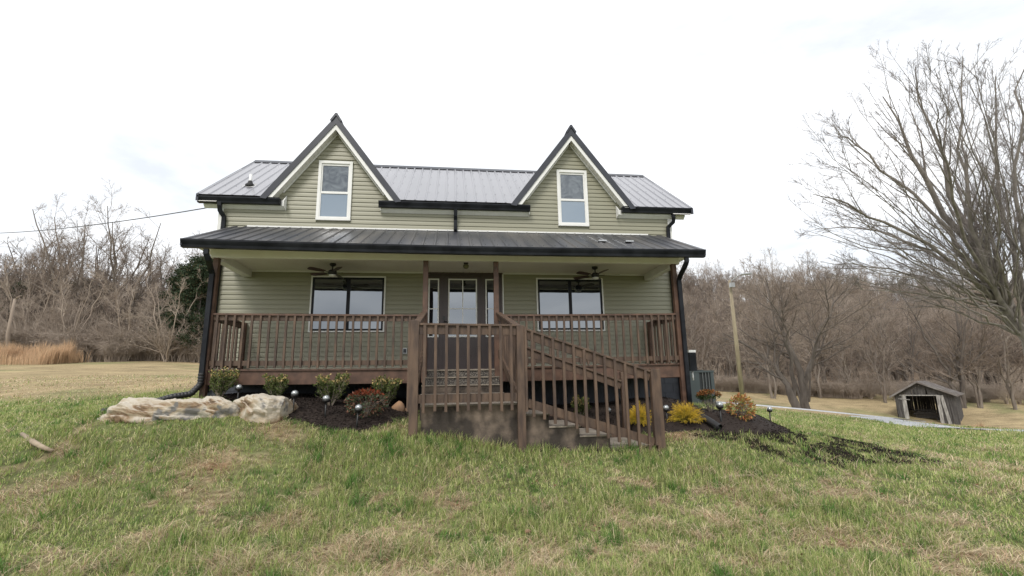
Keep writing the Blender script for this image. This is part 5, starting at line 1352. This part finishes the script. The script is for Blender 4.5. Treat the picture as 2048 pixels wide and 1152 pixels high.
# generic bare trees; later ones are copies with their own place, turn and size
def std_tree(name, h, spread, label, g, forks=3, r=.2, dens=1.0, mb_='bark', mt='twig', lean=0, group=None, thick=1.0, low=.25):
    tl, tr = [], []
    for k in range(forks):
        a = 2 * math.pi * k / forks + rng.random(); e = np.array([math.cos(a) * spread * .30, math.sin(a) * spread * .30, 0])
        tl.append([np.array([.06 * math.cos(a), .06 * math.sin(a), -.3]), np.array([e[0] * .15 + lean * .1, e[1] * .15, h * low]), np.array([e[0] * .6 + lean * .5, e[1] * .6, h * .6]), np.array([e[0] + lean, e[1], h * (.92 + .08 * rng.random())])])
        tr.append((r * (1 if k == 0 else .75), r * .12))
    return bare_tree(name, g, tl, tr,
        [dict(m=int(13 * dens), lr=(.28, .50), ang=45, npts=7, wig=.12, up=.05, rr=.5, t0=low * .9, rmin=.018 * thick, lenfall=.6),
         dict(m=int(8 * dens), lr=(.35, .6), ang=40, npts=5, wig=.14, up=.05, rr=.6, t0=.15, rmin=.013 * thick),
         dict(m=int(7 * dens), lr=(.4, .7), ang=40, npts=4, wig=.16, up=.04, rr=.7, t0=.1, rmin=.009 * thick)], label, group, nsplit=1, mb_=mb_, mt=mt)
def place(src, px, py, D, sc, rz, label, group=None):
    o = copy_tree(src); o.location = ghz(px, py, D); o.scale = (sc,) * 3; o.rotation_euler.z = rz; tag(o, label, 'tree', group)
    if not group and 'group' in o: del o['group']
    return o
T1 = std_tree('bare_tree', 12, 9, 'bare tree with dark forked limbs growing right behind the old shed', ghz(1930, 838, 47), 3, .26, 1.05, 'barkdark', 'twig', lean=-1)
T2 = std_tree('bare_tree', 15, 8, 'tallest bare tree of the left thicket, at the left frame edge', ghz(130, 722, 46), 3, .26, 1.0, 'bark', 'twig', lean=-3)
T3 = std_tree('slender_tree', 15, 4.5, 'slender bare tree with upright fan of twigs left of the dark cedar', ghz(300, 722, 62), 2, .16, 1.0, 'bark', 'twigpale', thick=1.1)
T4 = std_tree('multi_stemmed_tree', 7.5, 7, 'pale multi stemmed bare tree at the field edge below the tall left tree', ghz(130, 728, 41), 5, .11, .9, 'twigpale', 'twigpale', low=.12)
T5 = std_tree('hillside_tree', 10, 6, 'bare tree at the edge of the wood left of the utility pole', ghz(1405, 780, 56), 2, .15, .85, 'bark', 'twig', thick=1.7)
GL_ = 'bare trees of the thicket left of the house'
place(T2, 235, 722, 47, .95, 2.0, 'bare tree behind the middle of the left thicket, reaching above it', GL_)
place(T2, 20, 722, 48, .85, 4.1, 'bare tree filling the far left corner of the thicket', GL_)
place(T1, 70, 722, 53, 1.05, 1.2, 'broad bare tree behind the tan grass clump', GL_)
place(T1, 200, 722, 54, 1.15, 3.3, 'broad bare tree in the thicket under the overhead wire', GL_)
place(T1, 280, 722, 52, .95, 5.1, 'dark limbed bare tree between the thicket centre and the cedar', GL_)
place(T4, 330, 726, 40, .95, .8, 'pale multi stemmed tree nearest the house in the left thicket', GL_)
place(T4, 245, 727, 41, .9, 2.6, 'pale multi stemmed tree in the middle of the field edge', GL_)
place(T4, 45, 727, 42, 1.1, 4.0, 'pale multi stemmed tree behind the tan grass clump', GL_)
place(T3, 345, 722, 66, .9, 1.5, 'slender pale tree rising just left of the cedar top', GL_)
GR_ = 'bare trees along the edge of the wood on the right'
for i, (px, py, D, sc, rz, lb) in enumerate([(1500, 782, 55, 1.0, 1, 'bare tree at the wood edge just right of the utility pole'), (1560, 785, 54, 1.05, 2, 'bare tree at the wood edge behind the left limbs of the spreading tree'), (1700, 797, 52, 1.0, 3.5, 'bare tree at the wood edge between spreading tree and shed'),
                                         (1770, 802, 50, .9, 4.4, 'bare tree at the wood edge directly left of the shed roof'), (1960, 812, 47, 1.0, 5.2, 'bare tree at the wood edge right of the shed'), (2030, 818, 46, 1.1, .4, 'bare tree at the wood edge at the right frame border'),
                                         (1655, 795, 56, 1.15, 2.9, 'bare tree at the wood edge behind the right limbs of the spreading tree'), (1380, 776, 60, 1.0, 5.9, 'bare tree at the wood edge closest to the house corner')]):
    place(T5, px, py, D, sc, rz, lb, GR_)
tag(T5, 'bare tree at the edge of the wood left of the utility pole', 'tree', GR_)
tag(T4, None, None, GL_); tag(T2, None, None, GL_); tag(T3, None, None, GL_)
# tall thin tree tops above the wood around x 1530
place(T3, 1545, 782, 50, 1.0, 2.2, 'slender tree standing above the wood behind the spreading tree crown', GR_)
place(T3, 1640, 790, 52, 1.0, .7, 'slender tree whose top shows above the right of the spreading crown', GR_)

# evergreens
def cedar(px, py, D, h, w_, label, n=26000):
    g = ghz(px, py, D); r = tag(empty('cedar_tree', g), label, 'tree', 'dark cedars in the left thicket')
    tl = np.array([smoothline([(0, 0, -.3), (0, 0, h * .5), (0, 0, h)], 12)]); R_ = np.array([np.linspace(.22, .03, 12)])
    c1 = grow(tl, R_, 90, (.22, .34), 75, 6, .06, .05, .25, .12, 1, .015, lenfall=.75)
    link('trunk', tubemesh('trunk', [(tl, R_), c1], 5, M['barkdark']), r)
    A = c1[0]; k = rng.integers(0, len(A), n); t = (.25 + .75 * rng.random(n)) * (A.shape[1] - 1.01); i = t.astype(int); f = (t - i)[:, None]
    Q = A[k, i] * (1 - f) + A[k, i+1] * f; Q[:, :2] *= w_ / (h * .28 * 1.9)
    Q += rng.normal(size=Q.shape) * [.28, .28, .20]
    D_ = rng.normal(size=Q.shape) + np.c_[Q[:, :2] * .5, np.full(n, .3)]
    c = np.array([.036, .056, .028]) * (.6 + .9 * rng.random((n, 1))); br = rng.random(n) < .16; c[br] = np.array([.10, .085, .045]) * (.7 + .5 * rng.random((br.sum(), 1)))
    link('foliage', leafmesh('foliage', Q, D_, .16 + .16 * rng.random(n), c, M['needle'], .35), r)
cedar(386, 722, 42, 9.2, 5.5, 'dark green cedar tree standing beside the left porch corner')
cedar(352, 722, 46, 9.0, 5.0, 'dark cedar tree half hidden by brush left of the nearest cedar')
cedar(150, 722, 52, 8.5, 6.5, 'thin brownish cedar behind the bare trees at the thicket centre', 11000)
cedar(15, 722, 51, 8.0, 6.0, 'thin brownish cedar behind the dead trunk at the left frame edge', 11000)
# dead pale trunk
g = ghz(18, 722, 38); a_ = dep(16, 668, 38) ; b_ = dep(30, 598, 38)
mb = MB(); mb.tube([(g[0], g[1], g[2] - .2), tuple(a_), tuple(b_)], [.16, .13, .09], 8); mb.tube([tuple(b_), tuple(dep(44, 590, 38))], [.05, .02], 6); tag(mb.build('dead_trunk', M['twigpale']), 'pale broken dead trunk standing at the edge of the left thicket', 'tree')

# --- scattered wood and brush (masses nobody could count)
def scatter(name, sources, P, rot, scl, kindidx, label, cat):
    me = bpy.data.meshes.new(name); me.vertices.add(len(P)); me.vertices.foreach_set('co', np.asarray(P, np.float32).ravel())
    for nm, arr in (('rz', rot), ('sc', scl), ('kd', kindidx)):
        at_ = me.attributes.new(nm, 'FLOAT', 'POINT'); at_.data.foreach_set('value', np.asarray(arr, np.float32))
    o = link(name, me); tag(o, label, cat, kind='stuff')
    ng = bpy.data.node_groups.new(name, 'GeometryNodeTree'); ng.interface.new_socket('Geometry', in_out='INPUT', socket_type='NodeSocketGeometry'); ng.interface.new_socket('Geometry', in_out='OUTPUT', socket_type='NodeSocketGeometry')
    N = ng.nodes; K = ng.links; gi = N.new('NodeGroupInput'); go = N.new('NodeGroupOutput'); jn = N.new('GeometryNodeJoinGeometry')
    def named(nm): x = N.new('GeometryNodeInputNamedAttribute'); x.data_type = 'FLOAT'; x.inputs['Name'].default_value = nm; return x.outputs['Attribute']
    rz_, sc_, kd = named('rz'), named('sc'), named('kd'); cx_ = N.new('ShaderNodeCombineXYZ'); K.new(rz_, cx_.inputs['Z'])
    for k, grp in enumerate(sources):
        cmp_ = N.new('FunctionNodeCompare'); cmp_.data_type = 'FLOAT'; cmp_.operation = 'EQUAL'; cmp_.inputs['Epsilon'].default_value = .1; K.new(kd, cmp_.inputs[0]); cmp_.inputs[1].default_value = k
        for so_ in grp:
            oi = N.new('GeometryNodeObjectInfo'); oi.inputs['Object'].default_value = so_; oi.inputs['As Instance'].default_value = True; oi.transform_space = 'ORIGINAL'
            ip = N.new('GeometryNodeInstanceOnPoints'); K.new(gi.outputs[0], ip.inputs['Points']); K.new(oi.outputs['Geometry'], ip.inputs['Instance']); K.new(cmp_.outputs[0], ip.inputs['Selection'])
            K.new(cx_.outputs[0], ip.inputs['Rotation']); K.new(sc_, ip.inputs['Scale']); K.new(ip.outputs[0], jn.inputs[0])
    K.new(jn.outputs[0], go.inputs[0]); md = o.modifiers.new('scatter', 'NODES'); md.node_group = ng
    return o
kids = lambda t: list(t.children)
# wood on the ridge
yawc = math.atan2(FW[0], FW[1])
def fan_pts(n, px0, px1, D0, D1, pw=1.0):
    px = px0 + (px1 - px0) * rng.random(n); D = D0 + (D1 - D0) * rng.random(n) ** pw
    P = CAM + (FW[None] + RT[None] * ((px - 1024) / F_PX)[:, None]) * D[:, None]; P[:, 2] = hz(P[:, 0], P[:, 1]); return P
P = fan_pts(1500, 1250, 2500, 58, 175, .75); n_ = len(P)
scatter('hillside_wood', [kids(T5), kids(T1), kids(T3)], P, rng.random(n_) * 6.28, .62 + .35 * rng.random(n_), rng.choice([0, 0, 0, 1, 2], n_), 'grey brown leafless wood covering the ridge on the right', 'wood')
P = fan_pts(620, -500, 560, 50, 85, 1.0); n_ = len(P)
scatter('thicket_wood', [kids(T5), kids(T1), kids(T4)], P, rng.random(n_) * 6.28, .62 + .45 * rng.random(n_), rng.choice([0, 1, 2], n_), 'grey brown leafless wood behind the field on the left', 'wood')
# brush: arching canes
def brush_src(name, g, lab):
    n_ = 260; a = rng.random(n_) * 6.28; rr = rng.random(n_) * 1.0
    base = np.stack([np.cos(a) * rr, np.sin(a) * rr, np.zeros(n_) - .05], 1); b2 = rng.random(n_) * 6.28; L = .9 + 1.5 * rng.random(n_)
    t = np.linspace(0, 1, 8)[None, :, None]; d = np.stack([np.cos(b2), np.sin(b2)], 1)[:, None] * (L[:, None, None] * .7) * (t ** 1.4)
    P_ = np.zeros((n_, 8, 3)); P_[:, :, :2] = base[:, None, :2] + d; P_[:, :, 2] = L[:, None] * (1.7 * t[..., 0] - 1.05 * t[..., 0] ** 2) + base[:, None, 2]
    P_ += rng.normal(size=P_.shape) * .04 * t; R_ = np.broadcast_to(np.linspace(.013, .006, 8), (n_, 8))
    c1 = grow(P_, R_, 7, (.2, .45), 45, 5, .14, .02, .8, .2, 1, .007)
    r = tag(empty(name, g), lab, 'bush'); link('canes', tubemesh('canes', [(P_, R_), c1], 3, M['twigpale']), r); return r
BR = brush_src('brush_bush', ghz(235, 730, 40), 'straw coloured arching bush at the field edge right of the tan grass clump')
P1 = fan_pts(230, -500, 470, 41.5, 49, 1.0); P2 = fan_pts(190, 1330, 2400, 50, 60, 1.0)
P2[:, 1] = np.maximum(P2[:, 1], np.interp(P2[:, 0], [10, 20, 33, 45, 60], [46, 44.5, 42.5, 38.5, 33])); P2[:, 2] = hz(P2[:, 0], P2[:, 1])
P = np.r_[P1, P2]; n_ = len(P); KD = rng.choice([0, 0, 0, 1], n_)
scatter('brushwood', [kids(BR), kids(T4)], P, rng.random(n_) * 6.28, np.where(np.arange(n_) < 230, .8 + .9 * rng.random(n_), .5 + .5 * rng.random(n_)) * np.where(KD == 1, .5, 1), KD, 'tangled leafless brushwood along the field edges', 'brush')

# --- dry broomsedge clump at the left, small one by the shed
def sedge(name, pts, lab, hmax, n=9000):
    P = np.array(pts); k = rng.integers(0, len(P) - 1, n); f = rng.random((n, 1)); B_ = P[k] * (1 - f) + P[k+1] * f; B_[:, 1] += rng.normal(size=n) * .9 * (hmax / 2); B_[:, 0] += rng.normal(size=n) * .15
    B_[:, 2] = hz(B_[:, 0], B_[:, 1]) - .02
    h = hmax * (.15 + 1.0 * vnoise(B_[:, 0], B_[:, 1] * .4, .55, 90)) * (.45 + .6 * rng.random(n)); a = rng.random(n) * 6.28; l_ = h * .22 * rng.random(n)
    d = np.stack([np.cos(a) * l_, np.sin(a) * l_, h], 1); w_ = .012
    V = np.stack([B_ - [w_, 0, 0], B_ + [w_, 0, 0], B_ + d * .6 + [w_, 0, 0], B_ + d * .6 - [w_, 0, 0], B_ + d + np.c_[d[:, :2] * .4, np.zeros(n)]], 1).reshape(-1, 3); i = np.arange(n)[:, None] * 5
    me = npmesh(name, V, [np.concatenate([i, i+1, i+2, i+3], 1), np.concatenate([i+3, i+2, i+4], 1)], M['blade']); tint(me, np.repeat(np.array([.60, .42, .265]) * (.6 + .6 * rng.random((n, 1))), 5, 0))
    return tag(link(name, me), lab, 'dry grass', kind='stuff')
sedge('dry_grass', [ghz(-60, 725, 36), ghz(0, 727, 36), ghz(60, 727, 36), ghz(110, 727, 36), ghz(128, 726, 36)], 'tall orange tan dry grass clump at the left field edge', 1.75)
sedge('dry_grass', [ghz(1940, 836, 36), ghz(1958, 838, 36)], 'small orange dry grass clump beside the shed tree', .9, 900)

# ============================================================ UTILITY POLE, SHED, WIRE
D_ = 27; g = ghz(1485, 796, D_); top = dep(1459, 560, D_)
root = tag(empty('utility_pole', g), 'leaning pale wooden utility pole with a lamp arm beyond the orange shrub', 'utility pole')
t_ = top - g
mb = MB(); mb.tube([(0, 0, -.3), tuple(t_ * .5), tuple(t_)], [.135, .11, .08], 12); mb.build('pole', M['pole'], root)
e_ = dep(1491, 549, D_) - g
mb = MB(); mb.tube([tuple(t_ * .985 + [0, -.1, 0]), tuple((t_ + e_) / 2 + [0, -.1, .10]), tuple(e_ + [-.25, -.1, 0])], .028, 8); mb.build('lamp_arm', M['galv'], root)
mb = MB(); mb.bar(tuple(e_ + [-.32, -.1, -.02]), tuple(e_ + [.28, -.1, .03]), .20, .10); mb.build('lamp_head', M['galv'], root, bevel=.03)
mb = MB(); mb.box(t_[0] - .12, t_[0] + .12, t_[1] - .28, t_[1] - .1, t_[2] - .45, t_[2] - .2); mb.build('junction_box', M['galv'], root)
# shed
DS = 42.0
_m = ghz(1855, 842, DS); _v = _m[:2] - CAM[:2]; _v = _v / np.linalg.norm(_v); _p = np.array([_v[1], -_v[0]]); _a = rad(-7); _p = np.array([_p[0] * math.cos(_a) - _p[1] * math.sin(_a), _p[0] * math.sin(_a) + _p[1] * math.cos(_a)])
gL = np.array([*(_m[:2] - _p * 2.02), _m[2]]); gR = np.array([*(_m[:2] + _p * 2.02), _m[2] - .12])
sh = tag(empty('shed', (gL + gR) / 2), 'small weathered grey plank shed with open front beside the gravel drive', 'shed')
ax_ = (gR - gL); ang = math.atan2(ax_[1], ax_[0]); sh.rotation_euler.z = ang
Wd = np.linalg.norm(ax_[:2]) / 2; zl = gL[2] - sh.location[2]; zr = gR[2] - sh.location[2]
zc_ = sh.location[2]
def shz(py, px=1855): return dep(px, py, DS)[2] - zc_
eL, eR, pk = shz(793, 1785), shz(788, 1905), shz(764, 1838)
bot = min(zl, zr) - .4; eave = (eL + eR) / 2; Dp = 5.0; PKX = -.25
oT = shz(791); oL, oR = -Wd + .62, Wd - 1.12
mb = MB(); r_ = random.Random(3)
def board(mb, x0, x1, z0, z1a, z1b, y, tl=0):
    d = .022; V = [(x0 + tl, y, z0), (x1 + tl, y, z0), (x1, y, z1b), (x0, y, z1a), (x0 + tl, y + d, z0), (x1 + tl, y + d, z0), (x1, y + d, z1b), (x0, y + d, z1a)]
    mb.add(V, [(0,1,2,3), (7,6,5,4), (0,4,5,1), (1,5,6,2), (2,6,7,3), (3,7,4,0)])
def rz_at(x):
    return pk - (pk - eL) * max(0, (PKX - x)) / (PKX + Wd) - (pk - eR) * max(0, (x - PKX)) / (Wd - PKX) - .06
x = -Wd
while x < Wd - .02:
    w_ = r_.uniform(.14, .24); x2 = min(x + w_, Wd); gp = r_.uniform(.004, .03); yj = r_.uniform(0, .012)
    if x2 <= oL + .02 or x >= oR - .02: board(mb, x, x2 - gp, bot + r_.uniform(0, .08), rz_at(x), rz_at(x2), yj, r_.uniform(.05, .12) + .05)
    elif r_.random() > .10: board(mb, x, x2 - gp, oT + .05 + r_.uniform(0, .03), rz_at(x), rz_at(x2), yj, r_.uniform(-.04, .1))
    x = x2
mb.build('front_wall', M['oldwood'], sh)
for sx in (-1, 1):
    mb = MB(); y = .03; xx = sx * (Wd - .02)
    while y < Dp:
        y2 = min(y + r_.uniform(.14, .22), Dp); gp = r_.uniform(.01, .045)
        mb.box(xx - .012, xx + .012, y, y2 - gp, bot, (eL if sx < 0 else eR) - .05); y = y2
    mb.build('side_wall', M['oldwood'], sh)
mb = MB(); x = -Wd + .03
while x < Wd - .05:
    x2 = min(x + r_.uniform(.14, .24), Wd - .03); gp = r_.uniform(.0, .016) if r_.random() < .75 else .035; board(mb, x, x2 - gp, bot, rz_at(x), rz_at(x2), Dp, .0); x = x2
mb.build('back_wall', M['oldwood'], sh)
for sgn in (-1, 1):
    e = (-Wd - .32, eL - .12) if sgn < 0 else (Wd + .32, eR - .12)
    mb = MB(); V = [(e[0], -.3, e[1]), (PKX, -.3, pk), (PKX, Dp + .2, pk), (e[0], Dp + .2, e[1])]; V2 = [(a, b_, c_ + .05) for a, b_, c_ in V]
    mb.add(V + V2, [(0,1,2,3), (7,6,5,4), (0,4,5,1), (1,5,6,2), (2,6,7,3), (3,7,4,0)])
    for k in range(11): yy = -.25 + k * .53; mb.bar((e[0], yy, e[1] + .06), (PKX, yy, pk + .06), .05, .03)
    mb.build('roof_sheet', M['tin'], sh)
    mb = MB(); mb.bar((e[0], -.315, e[1] - .02), (PKX - sgn * -.0, -.315, pk - .02), .025, .12, up=(0, 0, 1)); mb.build('rake_board', M['tin'], sh)
mb = MB(); mb.box(oL - .10, oL + .20, -.04, -.003, bot, oT); mb.build('door_post', M['palewood'], sh)
mb = MB(); mb.box(oR - .02, oR + .22, -.04, -.003, bot, oT + .03); mb.build('door_post', M['palewood'], sh)
mb = MB(); mb.bar((oR + .62, -.05, bot), (oR + .33, -.05, oT + .02), .03, .22, up=(1, 0, 0)); mb.build('loose_plank', M['palewood'], sh)
mb = MB(); mb.box(oL - .25, oR + .1, -.06, -.042, oT - .03, oT + .05); mb.build('lintel', M['palewood'], sh)
mb = MB(); mb.bar((oL - .35, -.06, oT - .30), (oL + .45, -.06, oT - .38), .03, .06); mb.build('brace', M['palewood'], sh)
# pile of lumber in the shed
lp = tag(empty('lumber_pile', sh.matrix_world @ Vector((0, 0, 0))), 'pile of old boards stored inside the open shed', 'lumber'); lp.location = sh.location; lp.rotation_euler.z = ang
for k in range(7):
    mb = MB(); mb.bar((oL + .3 + r_.uniform(0, .2), 1.6 + .1 * (k % 3), zl + .25 + .11 * k), (oL + 2.2 + r_.uniform(0, .2), 1.7 + .1 * (k % 2), zl + .22 + .11 * k), .22, .06); mb.build('board', M['oldwood'], lp)
mb = MB(); mb.box(oL + .4, oL + .5, 1.5, 1.9, bot, zl + .23); mb.box(oL + 1.9, oL + 2.0, 1.5, 1.9, bot, zl + .23); mb.build('support', M['oldwood'], lp)
# service wire
A_ = np.array([-5.50, 1.6, 3.60]); dir_far = dep(-260, 428, 34)
pts = []
for k in range(41):
    t = k / 40; p = A_ * (1 - t) + dir_far * t; p[2] -= 3.9 * t * (1 - t) * 1.0; pts.append(p)
mb = MB(); mb.tube(pts, .012, 6); tag(mb.build('overhead_wire', M['wire']), 'drooping overhead service wire reaching the left roof corner', 'wire')
